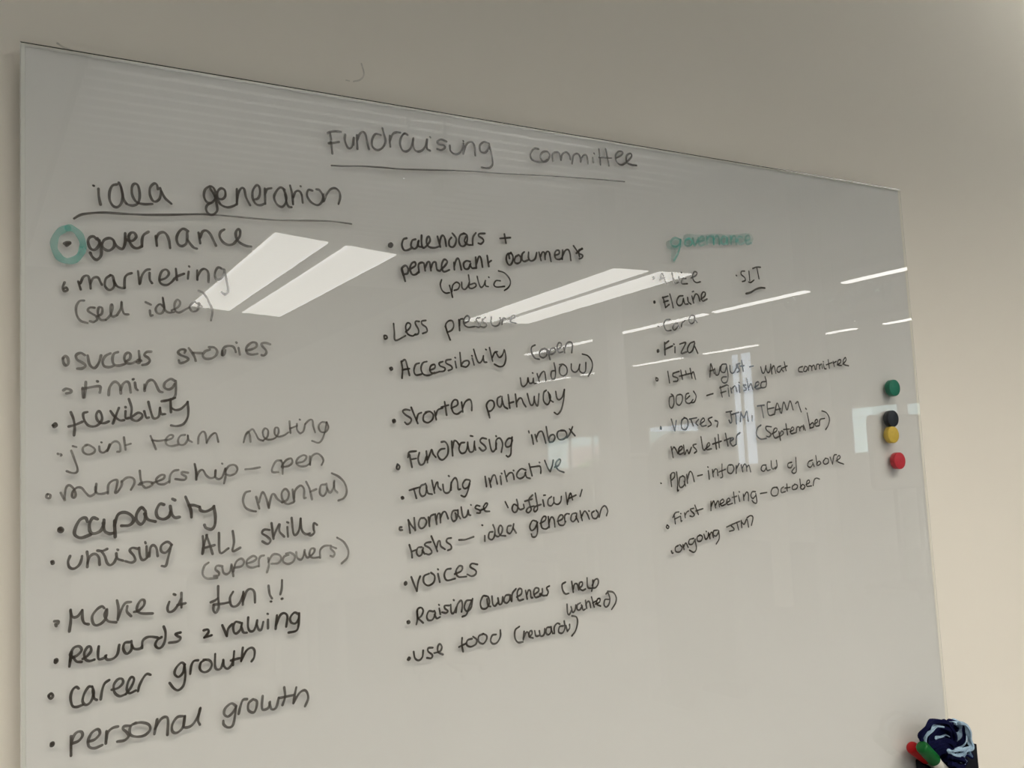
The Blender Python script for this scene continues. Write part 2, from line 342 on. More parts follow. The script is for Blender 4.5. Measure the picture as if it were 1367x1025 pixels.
('line','f',2.6,'line reading membership - open',"725,36 747,27 742,2 717,10 725,36;828,44 860,-21;858,-8 869,77 895,106 931,74 947,22 936,-6 919,6 926,51 958,81 995,76 1031,29 1063,2 1106,31 1114,107;1106,82 1108,40 1132,18 1175,19 1208,31;1208,16 1214,95 1252,130 1287,128 1279,68 1268,22 1292,32 1323,83 1323,121;1323,113 1368,151 1417,144 1431,102 1400,39;1477,208 1484,129 1495,85 1465,82;1478,94 1535,105 1582,95 1576,71 1528,51 1504,69;1579,89 1625,105 1679,126 1689,158 1654,159 1617,123 1631,84 1682,76 1730,100;1731,90 1740,153 1770,193 1813,201;1898,171 1846,181 1843,161 1880,135 1862,107 1784,118;1959,250 1971,174 1973,104;1957,251 1970,167 1969,104;1971,121 1995,176 2030,192 2059,143 2098,113 2139,124 2148,185;2145,180 2144,124 2174,100 2209,121 2239,197;2208,246 2212,242;2239,197 2240,130 2223,58;2236,171 2273,221 2324,227 2351,192 2333,149 2281,131 2238,142;2425,182 2500,186 2566,196;2776,255 2725,249 2686,184 2688,145 2746,143;2768,256 2789,218 2784,122;2780,202 2823,254 2874,270 2884,230 2843,197 2777,191;2931,223 2998,237 3029,279 3000,298 2944,271 2924,223 2963,191 3019,191 3061,213;3064,285 3064,200;3064,213 3083,282 3135,310 3179,285 3202,240 3182,195"),
('line','m',3.5,'word capacity',"816,-265 829,-258 841,-275 831,-292 816,-284 816,-268 831,-274;1040,-220 1025,-186 982,-197 945,-263 938,-324 987,-355 1063,-334;1122,-203 1083,-190 1056,-242 1061,-307 1092,-327 1146,-306 1173,-250 1174,-213;1168,-238 1178,-308 1216,-336 1256,-333;1260,-225 1264,-368;1259,-268 1288,-177 1342,-157 1397,-184 1421,-232 1385,-273 1317,-274;1522,-159 1487,-123 1447,-175 1444,-234 1479,-273 1513,-238 1522,-178;1514,-180 1542,-234 1605,-257;1681,-109 1645,-102 1614,-162 1626,-219 1677,-240 1723,-217 1736,-176;1736,-126 1747,-194 1775,-232 1816,-230;1755,-61 1778,-74;1871,-48 1916,-169 1921,-239;1899,-129 1946,-130 1989,-147;1997,-147 2004,-180 2052,-194 2112,-169 2127,-149;2124,-151 2137,-243 2129,-328 2096,-362 2049,-343 2037,-317"),
('line','f',2.8,'line reading (mental)',"2466,-27 2420,-41 2397,-110 2416,-176 2466,-210 2518,-222;2523,-84 2551,-198;2549,-138 2576,-55 2596,-50 2620,-104 2643,-196;2643,-181 2671,-82 2697,-68 2728,-116 2775,-153;2772,-150 2825,-128 2842,-65 2808,-23 2772,-62 2780,-128 2824,-171 2886,-157;2880,-33 2893,-147;2893,-119 2906,-43 2960,2 2995,-35 2992,-118 3012,-120;3018,37 3052,-38 3072,-138;3058,-64 3119,-41;3211,0 3167,-8 3155,-82 3191,-112 3227,-59 3225,8;3228,-33 3260,-83 3296,-37 3308,31;3304,15 3309,-51 3338,-86;3284,109 3355,72 3417,3 3435,-83 3403,-143 3344,-165"),
('line','m',2.9,'line reading utilising ALL skills',"756,-541 767,-537 770,-553 759,-558 756,-543;900,-505 884,-552 895,-600 931,-615 971,-588 990,-543 995,-513;1035,-479 1041,-538 1036,-611;1038,-575 1059,-520 1098,-503 1129,-536 1135,-600;1119,-476 1161,-482 1198,-468;1152,-484 1178,-531 1196,-589 1222,-611 1254,-590 1274,-547;1273,-513 1281,-559 1328,-582;1282,-480 1287,-484;1453,-488 1405,-476 1385,-500 1418,-546 1429,-586 1399,-605 1347,-588;1463,-480 1469,-546 1487,-588 1520,-581 1550,-531;1526,-471 1529,-572;1515,-433 1519,-445;1548,-564 1558,-490 1582,-466 1610,-494 1620,-566;1745,-476 1705,-446 1655,-473 1650,-522 1685,-542 1723,-513 1740,-478;1730,-514 1708,-596 1688,-660 1653,-658;2020,-419 2023,-506 2014,-580;2058,-410 2031,-495 2017,-572;2052,-412 2081,-499 2105,-588;2018,-530 2125,-509;2167,-400 2173,-582 2251,-549;2294,-391 2304,-492 2290,-579 2361,-552;2646,-407 2593,-400 2571,-432 2617,-467 2650,-507 2621,-538 2571,-509;2664,-343 2680,-493;2680,-472 2728,-375 2743,-363 2739,-426 2785,-481;2818,-391 2822,-485;2816,-343 2829,-350;2863,-306 2875,-448 2900,-472 2934,-427 2953,-318;2953,-320 2961,-429 2999,-473 3042,-467;3117,-392 3085,-371 3080,-425 3086,-464 3052,-489 3019,-478"),
('line','f',2.7,'line reading (superpowers)',"2068,-664 2029,-693 2012,-763 2051,-808 2143,-812;2193,-708 2143,-701 2128,-732 2159,-765 2153,-791 2114,-792;2190,-717 2201,-769 2231,-786 2262,-763 2275,-713;2276,-701 2291,-810;2292,-766 2319,-683 2368,-654 2395,-689 2367,-726 2303,-732;2417,-704 2479,-691 2514,-663 2480,-639 2424,-674 2420,-722 2465,-747 2530,-738;2534,-741 2536,-677 2555,-648 2586,-643;2624,-670 2629,-735 2608,-804;2623,-710 2669,-643 2729,-650 2750,-690 2718,-727 2652,-728;2823,-658 2778,-671 2767,-716 2814,-744 2867,-725 2884,-676 2843,-639 2798,-644;2899,-637 2907,-691 2939,-715 2966,-690 2984,-625;2981,-640 2999,-692 3025,-697 3073,-660 3083,-623 3048,-618 3030,-670 3058,-706 3128,-706;3138,-713 3140,-641 3182,-603 3252,-603;3306,-635 3256,-615 3253,-637 3288,-679 3273,-712 3244,-703;3318,-530 3387,-580 3431,-665 3419,-735 3357,-788"),
('line','m',2.9,'line reading Make it fun!!',"775,-1044 806,-1046 802,-1066 783,-1068 790,-1085;902,-962 903,-1051 891,-1144;901,-972 917,-1024 956,-1024 993,-977;994,-974 995,-1046 1010,-1087 1043,-1101;1171,-979 1150,-961 1110,-983 1072,-1038 1081,-1100 1112,-1118 1160,-1095 1190,-1043 1191,-991;1185,-996 1173,-1041 1200,-1093 1266,-1112;1274,-922 1286,-995 1279,-1094;1281,-1079 1310,-1006 1343,-954 1390,-949;1359,-981 1355,-1028 1389,-1072;1414,-1039 1453,-1031 1497,-992 1502,-950 1475,-941 1444,-986 1441,-1031 1478,-1059 1571,-1070;1715,-983 1698,-1035 1709,-1072 1747,-1067 1786,-1025 1817,-968;1754,-919 1768,-927;1821,-914 1819,-1046;1784,-1020 1855,-1011;2150,-888 2148,-985 2151,-1076 2125,-1127 2102,-1100 2107,-1051;2079,-1028 2117,-1015 2149,-996;2106,-1053 2186,-1052 2247,-1046;2286,-953 2256,-1007 2266,-1076 2306,-1090 2348,-1057 2382,-978;2381,-963 2373,-1082;2373,-1060 2411,-963 2453,-945 2485,-981 2488,-1075;2620,-931 2629,-1011 2651,-1054;2636,-1081 2644,-1082;2752,-891 2747,-967 2732,-1024;2743,-1068 2752,-1067"),
('line','k',2.7,'line reading Rewards & valuing',"778,-1366 792,-1364 797,-1378 784,-1390 778,-1378 787,-1374;904,-1316 896,-1391 890,-1438;910,-1322 898,-1391;896,-1341 924,-1287 966,-1278 987,-1312 954,-1351 914,-1366;919,-1361 946,-1403 985,-1412;995,-1388 1032,-1368 1061,-1330 1056,-1294 1032,-1295 1007,-1340 1016,-1392 1047,-1413 1088,-1407;1123,-1299 1117,-1354 1122,-1407 1166,-1403 1183,-1383;1174,-1387 1190,-1421 1238,-1419 1274,-1384 1289,-1308;1378,-1296 1336,-1297 1321,-1340 1339,-1386 1363,-1390 1390,-1357 1390,-1287;1391,-1323 1413,-1358 1458,-1364 1480,-1342;1478,-1362 1483,-1301 1517,-1274 1558,-1273 1610,-1287;1644,-1287 1608,-1307 1589,-1349 1616,-1381 1649,-1368 1673,-1317 1678,-1248 1663,-1196;1808,-1267 1763,-1274 1777,-1292 1807,-1315 1781,-1343 1708,-1345;2012,-1273 2048,-1270 2054,-1298 2020,-1335;2015,-1339 2083,-1326;2180,-1247 2220,-1350;2220,-1346 2234,-1285 2270,-1248;2346,-1244 2303,-1232 2280,-1271 2286,-1324 2311,-1337 2347,-1304 2361,-1249;2353,-1280 2372,-1335 2405,-1343;2421,-1205 2417,-1288 2434,-1332 2470,-1332 2497,-1277 2505,-1241;2497,-1267 2516,-1327 2542,-1330 2562,-1263;2607,-1248 2605,-1328;2604,-1192 2609,-1196;2694,-1217 2678,-1342;2684,-1310 2724,-1222 2767,-1205 2795,-1241 2780,-1334;2908,-1233 2864,-1211 2822,-1254 2829,-1299 2871,-1314 2905,-1275 2912,-1221;2909,-1244 2903,-1326 2880,-1383 2802,-1392"),
('line','k',2.6,'line reading career growth',"730,-1654 749,-1638 762,-1663 744,-1682 730,-1663;962,-1632 941,-1616 912,-1640 898,-1699 911,-1766 945,-1783 996,-1772;1065,-1632 1039,-1631 1004,-1685 992,-1745 1018,-1778 1057,-1756 1080,-1686 1068,-1630;1073,-1664 1082,-1729 1104,-1750;1135,-1750 1147,-1676 1168,-1621 1205,-1597;1225,-1683 1278,-1675 1316,-1638 1309,-1603 1273,-1603 1241,-1648 1247,-1709 1287,-1747 1340,-1738;1338,-1737 1385,-1681 1408,-1620 1386,-1599 1360,-1634 1347,-1696 1369,-1734 1422,-1719;1439,-1729 1452,-1680 1484,-1621 1515,-1591 1546,-1603;1841,-1555 1810,-1534 1764,-1575 1751,-1624 1783,-1656 1823,-1624 1836,-1557;1836,-1555 1843,-1647 1826,-1736 1781,-1772 1742,-1750 1706,-1697;1886,-1645 1897,-1573 1921,-1536 1958,-1534;2019,-1539 1981,-1560 1973,-1615 2010,-1648 2057,-1634 2080,-1589 2058,-1548 2005,-1535;2111,-1498 2107,-1603 2124,-1639 2160,-1634 2185,-1571;2183,-1562 2187,-1615 2218,-1647 2255,-1621 2274,-1562;2284,-1496 2271,-1623;2251,-1577 2332,-1567;2364,-1475 2346,-1597;2346,-1590 2396,-1508 2445,-1486 2473,-1518 2466,-1580 2442,-1611"),
('line','m',3,'line reading personal growth',"747,-2048 762,-2047 764,-2064 749,-2069 747,-2053 759,-2057;900,-2017 899,-2179;900,-2091 914,-2032 944,-1994 980,-1995 989,-2030 958,-2067 908,-2079;1040,-2085 1085,-2078 1126,-2038 1112,-1997 1065,-2015 1034,-2074 1040,-2129 1084,-2150 1145,-2135;1179,-2025 1173,-2127;1174,-2109 1189,-2039 1229,-2007 1272,-2002;1373,-2013 1325,-2008 1313,-2029 1345,-2066 1357,-2100 1324,-2128 1266,-2128;1419,-1995 1376,-2017 1368,-2081 1416,-2113 1488,-2115 1537,-2074 1522,-2026 1458,-1999 1402,-2002;1596,-1996 1571,-2119;1577,-2075 1625,-2003 1667,-1987 1688,-2019 1681,-2144;1817,-2005 1767,-2007 1725,-2062 1724,-2122 1765,-2141 1816,-2100 1834,-2008;1832,-2010 1821,-2090 1845,-2110 1896,-2096 1947,-2029 1971,-1960;1967,-1966 1947,-2060 1963,-2105;2291,-1994 2248,-1964 2193,-1998 2181,-2048 2214,-2076 2256,-2050 2291,-2002;2289,-1999 2276,-2095 2254,-2165 2212,-2173 2176,-2141 2172,-2106;2312,-2068 2331,-2000 2354,-1950 2393,-1948;2441,-1961 2406,-1989 2402,-2048 2447,-2079 2474,-2047 2483,-1983 2447,-1956;2539,-1942 2529,-2032 2539,-2068 2588,-2060 2608,-2006;2600,-2012 2620,-2076 2664,-2067 2691,-1982;2746,-1895 2752,-1983 2725,-2056;2700,-1986 2836,-1981;2863,-1913 2844,-1987 2831,-2057;2831,-2052 2890,-1973 2942,-1952 2971,-1986 2975,-2040 2943,-2102"),
('line','k',2.7,'line reading calendars +',"3996,2498 4020,2514 4037,2496 4021,2472 3997,2479 4001,2495 4019,2492;4206,2584 4167,2566 4147,2505 4168,2453 4211,2453 4269,2486;4310,2581 4270,2563 4253,2502 4285,2474 4323,2496 4347,2569;4338,2555 4342,2507 4381,2501;4384,2630 4379,2558 4385,2505 4409,2495 4455,2536 4484,2584 4471,2626 4445,2598 4442,2538 4478,2506 4541,2506 4602,2530;4576,2635 4605,2521;4600,2553 4616,2625 4643,2653 4667,2617 4678,2534;4747,2638 4717,2601 4718,2543 4759,2531 4793,2569 4805,2629 4784,2663 4760,2686;4905,2697 4856,2671 4837,2608 4857,2555 4902,2555 4937,2605 4944,2676 4903,2699;4927,2663 4909,2608 4949,2574 4991,2573;5008,2573 5016,2659 5058,2718;5171,2720 5101,2710 5091,2683 5138,2658 5150,2629 5115,2596 5080,2601;5366,2679 5504,2701;5427,2735 5442,2630"),
('line','k',2.7,'line reading permenant documents',"4136,2257 4151,2188 4169,2112;4150,2177 4133,2243 4179,2283 4210,2249 4200,2200 4160,2187;4236,2250 4295,2289 4293,2328 4253,2311 4230,2250 4254,2192 4297,2195 4332,2225;4335,2219 4333,2303 4371,2330 4398,2324;4401,2310 4410,2242;4409,2274 4439,2333 4465,2343 4475,2301 4479,2247;4480,2279 4508,2338 4540,2343 4546,2295 4555,2261 4588,2250;4596,2263 4652,2314 4682,2362 4649,2385 4619,2346 4610,2288 4636,2246 4703,2271;4763,2359 4765,2277;4764,2310 4790,2382 4817,2409 4835,2373 4852,2284;4968,2383 4920,2388 4883,2353 4896,2299 4941,2302 4973,2362;4963,2347 4988,2311 5030,2315;5040,2438 5041,2315;5040,2353 5081,2447 5106,2431 5121,2332;5188,2467 5202,2344;5197,2385 5238,2414;5503,2518 5454,2505 5435,2444 5454,2392 5486,2382 5518,2427 5525,2485 5501,2526;5471,2504 5478,2456;5594,2502 5558,2478 5545,2423 5580,2406 5623,2429 5633,2478 5603,2510;5683,2549 5652,2520 5646,2459 5674,2436 5729,2457;5741,2550 5736,2478 5768,2449 5824,2478 5851,2553;5883,2561 5904,2465;5900,2513 5931,2565 5960,2555 5962,2480;5963,2530 5993,2576 6023,2570 6033,2523 6043,2463;6105,2541 6160,2563 6163,2601 6125,2598 6099,2552 6112,2503 6160,2495 6206,2519;6216,2611 6202,2498;6205,2536 6251,2608 6294,2623 6316,2580 6324,2495;6376,2677 6435,2602 6456,2553;6410,2588 6499,2657;6505,2649 6451,2629 6452,2591 6500,2571 6483,2537 6448,2525"),
('line','k',2.2,'line reading (public)',"4603,2156 4585,2101 4601,2042 4644,2010 4694,2017;4696,2099 4715,2028 4727,1967;4721,2028 4737,2101 4784,2139 4822,2115 4800,2065 4751,2046;4849,2143 4850,2082 4884,2064 4925,2104 4943,2148;4938,2230 4946,2146 4937,2091 4976,2081 5026,2110 5014,2141 4956,2123;5046,2220 5064,2142 5089,2099 5123,2122 5149,2179;5145,2164 5150,2121 5185,2113;5195,2222 5200,2219;5344,2189 5287,2187 5258,2141 5290,2115 5395,2128;5325,2302 5401,2284 5462,2226 5473,2166 5440,2114 5390,2081"),
('line','k',2.3,'line reading Less pressure',"3905,1518 3928,1517 3936,1494 3908,1482 3902,1510;4016,1650 4021,1560 4030,1471 4148,1524;4151,1565 4199,1608 4210,1649 4176,1662 4153,1618 4171,1546 4228,1524 4263,1545;4314,1683 4273,1684 4269,1652 4301,1594 4295,1550 4251,1536;4392,1698 4344,1687 4346,1655 4393,1621 4400,1577 4348,1554;4624,1643 4653,1558 4676,1495;4647,1570 4628,1653 4660,1699 4709,1707 4727,1657 4702,1605 4644,1577;4792,1723 4796,1602;4798,1660 4808,1723 4839,1734;4858,1686 4913,1713 4922,1756 4892,1769 4853,1723 4860,1666 4906,1643 4985,1653;5059,1756 5015,1744 5017,1711 5055,1675 5040,1648 5000,1654;5129,1759 5090,1735 5093,1708 5139,1679 5109,1650 5062,1654;5204,1770 5197,1699 5234,1667 5291,1682 5325,1742;5313,1764 5318,1759;5338,1690 5352,1755 5391,1763;5449,1747 5507,1781 5501,1802 5465,1779 5455,1726 5518,1712"),
('line','k',2.4,'line reading Accessibility (open',"3955,1176 3974,1184 3982,1167 3965,1155 3958,1170;4087,1250 4098,1166 4088,1071;4089,1244 4132,1266 4156,1190 4175,1101;4096,1160 4177,1173;4294,1234 4252,1218 4228,1156 4248,1107 4314,1116;4385,1253 4337,1237 4312,1181 4331,1120 4395,1103 4471,1136;4414,1159 4473,1183 4475,1221 4432,1209 4414,1159 4448,1127 4517,1142;4575,1256 4532,1240 4541,1208 4597,1185 4583,1153 4525,1146;4675,1282 4619,1271 4615,1239 4672,1210 4683,1178 4637,1159;4725,1261 4735,1191;4724,1303 4731,1299;4787,1359 4796,1209;4797,1224 4833,1263 4883,1270 4895,1238 4856,1201 4800,1211;4936,1301 4956,1224;4932,1327 4938,1323;4959,1399 4997,1276 5030,1250 5066,1289 5078,1329;5075,1314 5086,1263 5119,1258;5111,1403 5118,1398;5161,1423 5193,1271;5188,1304 5224,1369 5260,1380;5239,1375 5277,1316 5321,1341 5349,1403;5356,1394 5365,1307 5336,1230 5279,1211 5214,1237;5762,1468 5714,1442 5709,1386 5745,1320 5809,1304;5880,1428 5832,1407 5813,1351 5858,1322 5907,1350 5923,1407 5888,1433;5934,1409 5955,1303;5949,1348 5966,1416 6022,1439 6039,1404 6002,1374 5967,1364;6060,1421 6113,1450 6122,1494 6088,1501 6062,1449 6081,1392 6142,1401;6156,1453 6165,1389;6163,1418 6198,1496 6252,1516 6279,1487 6263,1391"),
('line','k',2.3,'line reading window)',"5542,1087 5552,1008 5582,990 5627,1027 5643,1088;5643,1086 5658,1030 5702,1036 5714,1088 5717,1031 5748,1027;5706,1147 5712,1143;5768,1137 5791,1047;5787,1087 5828,1146 5870,1160 5882,1059;6017,1176 5969,1166 5957,1110 5976,1076 6009,1092 6023,1165 6008,1266;6112,1242 6082,1211 6081,1144 6127,1115 6177,1145 6182,1210 6136,1250 6081,1247;6248,1258 6247,1190 6294,1160 6342,1191 6369,1254;6361,1235 6361,1180 6399,1151 6444,1176 6457,1278;6412,1378 6494,1356 6546,1288 6540,1205 6481,1118"),
('line','k',2.5,'line reading shorten pathway',"3964,628 3983,636 3992,618 3973,606 3964,619 3978,621;4164,732 4114,740 4081,722 4112,684 4172,644 4164,604 4126,586 4100,607;4179,762 4213,677 4248,592;4235,622 4256,687 4295,706;4356,709 4322,678 4317,620 4367,598 4420,630 4435,680 4397,716 4345,709;4450,721 4467,629;4463,674 4490,732 4549,754;4575,821 4593,676;4533,763 4620,785;4651,751 4727,784 4729,832 4689,838 4656,785 4670,709 4719,686 4774,716;4780,815 4790,708;4789,750 4828,820 4883,843 4904,795 4900,724;5088,767 5107,701 5120,641;5101,713 5089,782 5127,830 5176,824 5186,770 5148,722 5105,712;5274,879 5234,855 5228,790 5259,757 5287,801 5292,876;5288,853 5313,767 5356,739;5372,896 5384,746;5375,800 5439,816;5466,902 5476,761;5472,800 5506,849 5543,854 5566,799 5595,760;5623,907 5650,799 5674,775 5700,799 5714,875;5710,862 5725,796 5755,775 5778,907;5882,948 5845,918 5837,830 5875,785 5908,798 5934,873 5903,929;5914,905 5929,838 5968,812;6010,934 6020,860 6051,838 6098,873 6132,956;6130,954 6116,851 6076,730 6021,671 5975,691"),
('line','k',2.5,'line reading Fundraising inbox',"4002,172 4021,148 4008,119 3988,131 3999,172;4139,265 4162,134;4120,239 4137,292 4217,301;4163,218 4214,224;4252,283 4235,216 4256,158 4299,168 4332,237;4335,297 4344,176;4343,201 4376,266 4397,312 4413,265 4444,228;4553,318 4501,309 4466,263 4490,210 4533,203 4585,257 4592,337 4561,390 4515,389;4639,394 4644,239;4644,313 4667,393 4698,392 4730,350;4795,377 4748,369 4723,311 4749,263 4800,273 4828,331 4833,378;4830,353 4851,277 4896,281 4912,340 4917,387;4913,351 4925,292;4870,447 4898,442;5068,410 5013,419 4989,383 5041,336 5055,301 5012,280 4972,315;5101,400 5118,300 5142,268 5177,296 5190,357;5189,438 5194,433;5184,295 5189,389 5236,414 5269,353 5248,259;5393,408 5343,405 5304,352 5318,315 5365,325 5398,387;5395,421 5378,315 5366,232 5331,204 5309,218;5651,439 5662,390 5669,336;5616,484 5620,464;5698,443 5720,364;5711,399 5748,465 5790,478 5813,434 5837,342;5854,529 5868,423 5886,355;5876,376 5901,424 5947,437 5964,402 5936,358 5889,351;6088,480 6017,474 5995,430 6022,380 6091,388 6130,427 6108,476 6049,485;6170,499 6209,454 6244,417;6216,523 6174,445 6129,396"),
('line','k',2.4,'line reading Taking initiative',"4029,-173 4043,-166 4052,-181 4033,-187 4032,-176;4121,-104 4177,-91 4239,-77;4171,-90 4186,-144 4198,-190;4299,-49 4254,-66 4238,-126 4261,-172 4303,-158 4321,-87 4309,-42;4316,-87 4334,-144 4383,-158;4385,-12 4411,-148;4407,-113 4434,-47 4452,-38 4456,-83 4487,-119;4512,-62 4520,-132 4550,-155 4593,-135 4612,-45;4583,27 4591,21;4606,-126 4616,-47 4661,2 4686,-40 4692,-119 4719,-121;4836,-30 4784,-26 4747,-75 4766,-117 4811,-103 4841,-41;4834,-69 4802,-157 4768,-205 4723,-190;5029,0 5040,-109;5076,-20 5096,-120;5088,-72 5123,-1 5155,3 5177,-88;5220,-5 5227,-95;5234,27 5240,22;5275,53 5302,-67;5294,-19 5334,22 5373,25 5390,-14 5393,-49;5390,52 5396,47;5551,48 5496,66 5443,29 5430,-16 5468,-42 5523,-22 5549,25;5541,16 5560,-32 5604,-47;5599,118 5631,-18;5621,79 5692,84 5741,84 5752,44 5747,5;5736,128 5742,124;5809,147 5845,59 5875,19;5875,21 5907,85 5925,147;5937,65 5994,86 6025,137 6002,153 5963,120 5955,74 5993,28 6062,2"),
('line','k',2.4,"line reading Normalise 'difficult'","4019,-477 3996,-478 3995,-503 4024,-507;4096,-407 4111,-544;4096,-409 4131,-469 4172,-516;4164,-390 4170,-521;4271,-399 4233,-405 4211,-464 4235,-505 4276,-492 4305,-439 4278,-397;4328,-395 4336,-491;4335,-451 4352,-388 4391,-370;4407,-368 4420,-475;4416,-425 4437,-372 4463,-372 4465,-462;4464,-417 4497,-358 4530,-355 4557,-425;4677,-344 4619,-349 4596,-404 4614,-456 4651,-442 4674,-398 4677,-342;4643,-369 4652,-386 4652,-430;4673,-387 4703,-435;4719,-312 4728,-391 4745,-427 4783,-408 4801,-350;4802,-352 4808,-398 4829,-407;4836,-295 4841,-299;4946,-317 4907,-307 4890,-336 4944,-361 4943,-390 4906,-387;4952,-361 5008,-343 5042,-300 5021,-291 4991,-331 5011,-373 5064,-380;5265,-286 5298,-353;5413,-338 5373,-323 5349,-367 5368,-408 5407,-400 5426,-339 5414,-271;5422,-350 5452,-384 5500,-376;5500,-330 5507,-368;5625,-233 5574,-280 5583,-348 5596,-393 5559,-426 5532,-405 5563,-369 5637,-357;5519,-296 5616,-278;5660,-213 5671,-287 5681,-387 5644,-420 5630,-395 5654,-363 5730,-344;5756,-296 5768,-367;5770,-244 5794,-243;5873,-265 5829,-294 5823,-351 5864,-367 5903,-332;5903,-276 5906,-336 5952,-356 5994,-328 6007,-270;6072,-229 6086,-363;6088,-344 6136,-238 6160,-317;6115,-297 6212,-265;6299,-207 6267,-283"),
('line','k',2.4,'line reading tasks - idea generation',"4097,-664 4119,-741 4123,-796;4117,-736 4175,-720;4234,-698 4191,-703 4175,-751 4199,-787 4235,-769 4251,-708;4242,-730 4266,-771;4342,-654 4292,-658 4271,-680 4325,-716 4349,-760 4316,-781 4279,-770;4352,-594 4386,-679 4415,-757;4408,-723 4429,-658 4450,-655 4457,-705 4506,-743;4584,-630 4538,-635 4528,-668 4574,-704 4578,-742 4536,-757;4675,-658 4751,-660 4854,-638;4990,-637 4987,-695;4961,-520 4968,-524;5090,-602 5049,-608 5037,-664 5076,-686 5110,-648 5117,-582 5098,-528;5111,-637 5155,-659 5202,-621 5214,-567 5187,-540 5163,-585 5181,-644 5248,-659;5325,-552 5283,-558 5271,-615 5305,-637 5340,-598 5359,-536;5348,-576 5386,-636;5659,-528 5605,-517 5567,-577 5586,-624 5632,-605 5672,-538;5662,-540 5665,-638 5640,-693 5594,-695 5581,-663;5705,-553 5771,-525 5786,-487 5751,-483 5719,-532 5724,-601 5775,-621 5819,-600;5817,-487 5822,-608;5819,-561 5856,-495 5890,-520 5898,-608;5937,-547 6004,-524 6013,-485 5977,-481 5945,-525 5957,-584 6017,-594 6049,-555;6039,-567 6037,-498 6066,-470 6102,-474;6191,-469 6140,-480 6120,-537 6148,-564 6191,-533 6205,-473;6193,-508 6225,-574;6256,-448 6278,-561;6267,-524 6313,-457 6349,-482 6379,-551;6377,-457 6384,-460;6455,-463 6416,-486 6430,-541 6482,-546 6509,-494 6481,-456;6518,-537 6560,-440 6612,-413 6646,-469 6625,-527"),
('line','k',2.5,'line reading Voices',"4026,-1045 4042,-1037 4050,-1055 4033,-1065 4026,-1050 4039,-1051;4104,-992 4137,-1083 4161,-1143;4161,-1141 4179,-1051 4205,-995;4309,-977 4250,-999 4245,-1063 4294,-1099 4358,-1071 4371,-1007 4331,-970;4411,-990 4428,-1078;4410,-940 4416,-946;4564,-950 4511,-956 4484,-1012 4513,-1067 4609,-1058;4605,-1011 4684,-987 4701,-944 4663,-932 4621,-987 4650,-1043 4746,-1050;4884,-935 4816,-920 4796,-953 4859,-997 4857,-1035 4809,-1052 4756,-1029"),
('line','k',2.5,'line reading Raising awareness (help',"4041,-1436 4058,-1431 4065,-1449 4046,-1456 4041,-1439;4153,-1340 4156,-1416 4140,-1477;4154,-1403 4160,-1328 4202,-1315 4223,-1350 4198,-1399 4160,-1418;4163,-1417 4218,-1471;4340,-1370 4289,-1361 4263,-1410 4278,-1451 4326,-1451 4360,-1397 4351,-1362;4352,-1402 4375,-1444 4414,-1434;4408,-1344 4419,-1406;4404,-1306 4410,-1312;4524,-1329 4472,-1326 4475,-1354 4508,-1383 4483,-1401 4438,-1388;4543,-1322 4546,-1402 4574,-1412 4608,-1354;4578,-1276 4584,-1281;4600,-1409 4621,-1333 4666,-1291 4681,-1340 4667,-1410;4784,-1301 4730,-1305 4703,-1367 4732,-1411 4785,-1379 4807,-1288;4796,-1302 4755,-1386 4723,-1447 4676,-1461;4978,-1278 4933,-1277 4899,-1342 4913,-1401 4969,-1407 5010,-1354 4996,-1290 4959,-1278;4981,-1309 4991,-1379 5022,-1395;5043,-1288 5049,-1371 5076,-1395 5114,-1360;5116,-1315 5127,-1382 5163,-1374 5177,-1309;5257,-1295 5211,-1300 5190,-1356 5221,-1380 5258,-1353 5272,-1300;5268,-1321 5282,-1368;5287,-1369 5299,-1287 5348,-1240;5352,-1330 5411,-1305 5421,-1256 5389,-1244 5362,-1288 5375,-1366 5437,-1364;5469,-1271 5486,-1366;5481,-1325 5506,-1275 5531,-1284 5535,-1350 5556,-1359;5575,-1329 5635,-1297 5637,-1264 5597,-1259 5573,-1303 5591,-1358 5639,-1354;5687,-1275 5684,-1315 5656,-1352 5653,-1324 5693,-1350 5746,-1353;5783,-1253 5745,-1271 5763,-1317 5743,-1355;6001,-1233 5954,-1254 5958,-1318 5989,-1362 6036,-1362;6084,-1232 6099,-1355;6099,-1320 6121,-1268 6156,-1271 6175,-1337;6178,-1321 6226,-1294 6228,-1255 6193,-1262 6186,-1316 6227,-1348 6271,-1337;6300,-1214 6301,-1317 6343,-1338;6379,-1248 6374,-1309 6354,-1368;6366,-1308 6403,-1250 6447,-1242 6452,-1291 6413,-1335 6361,-1335"),
('line','k',2.4,'line reading wanted)',"6005,-1480 6006,-1573 6028,-1597 6063,-1551;6057,-1512 6076,-1577 6109,-1555 6124,-1500;6189,-1484 6145,-1502 6138,-1549 6172,-1562 6210,-1522;6200,-1508 6220,-1567 6247,-1561;6259,-1463 6269,-1554;6263,-1518 6290,-1480 6316,-1492 6328,-1554;6346,-1434 6376,-1553;6357,-1503 6422,-1484;6397,-1520 6453,-1506 6464,-1468 6428,-1469 6413,-1522 6466,-1551;6585,-1488 6533,-1486 6517,-1540 6543,-1571 6586,-1543 6603,-1477 6579,-1413 6551,-1423;6577,-1395 6654,-1414 6694,-1474 6681,-1538 6620,-1606"),
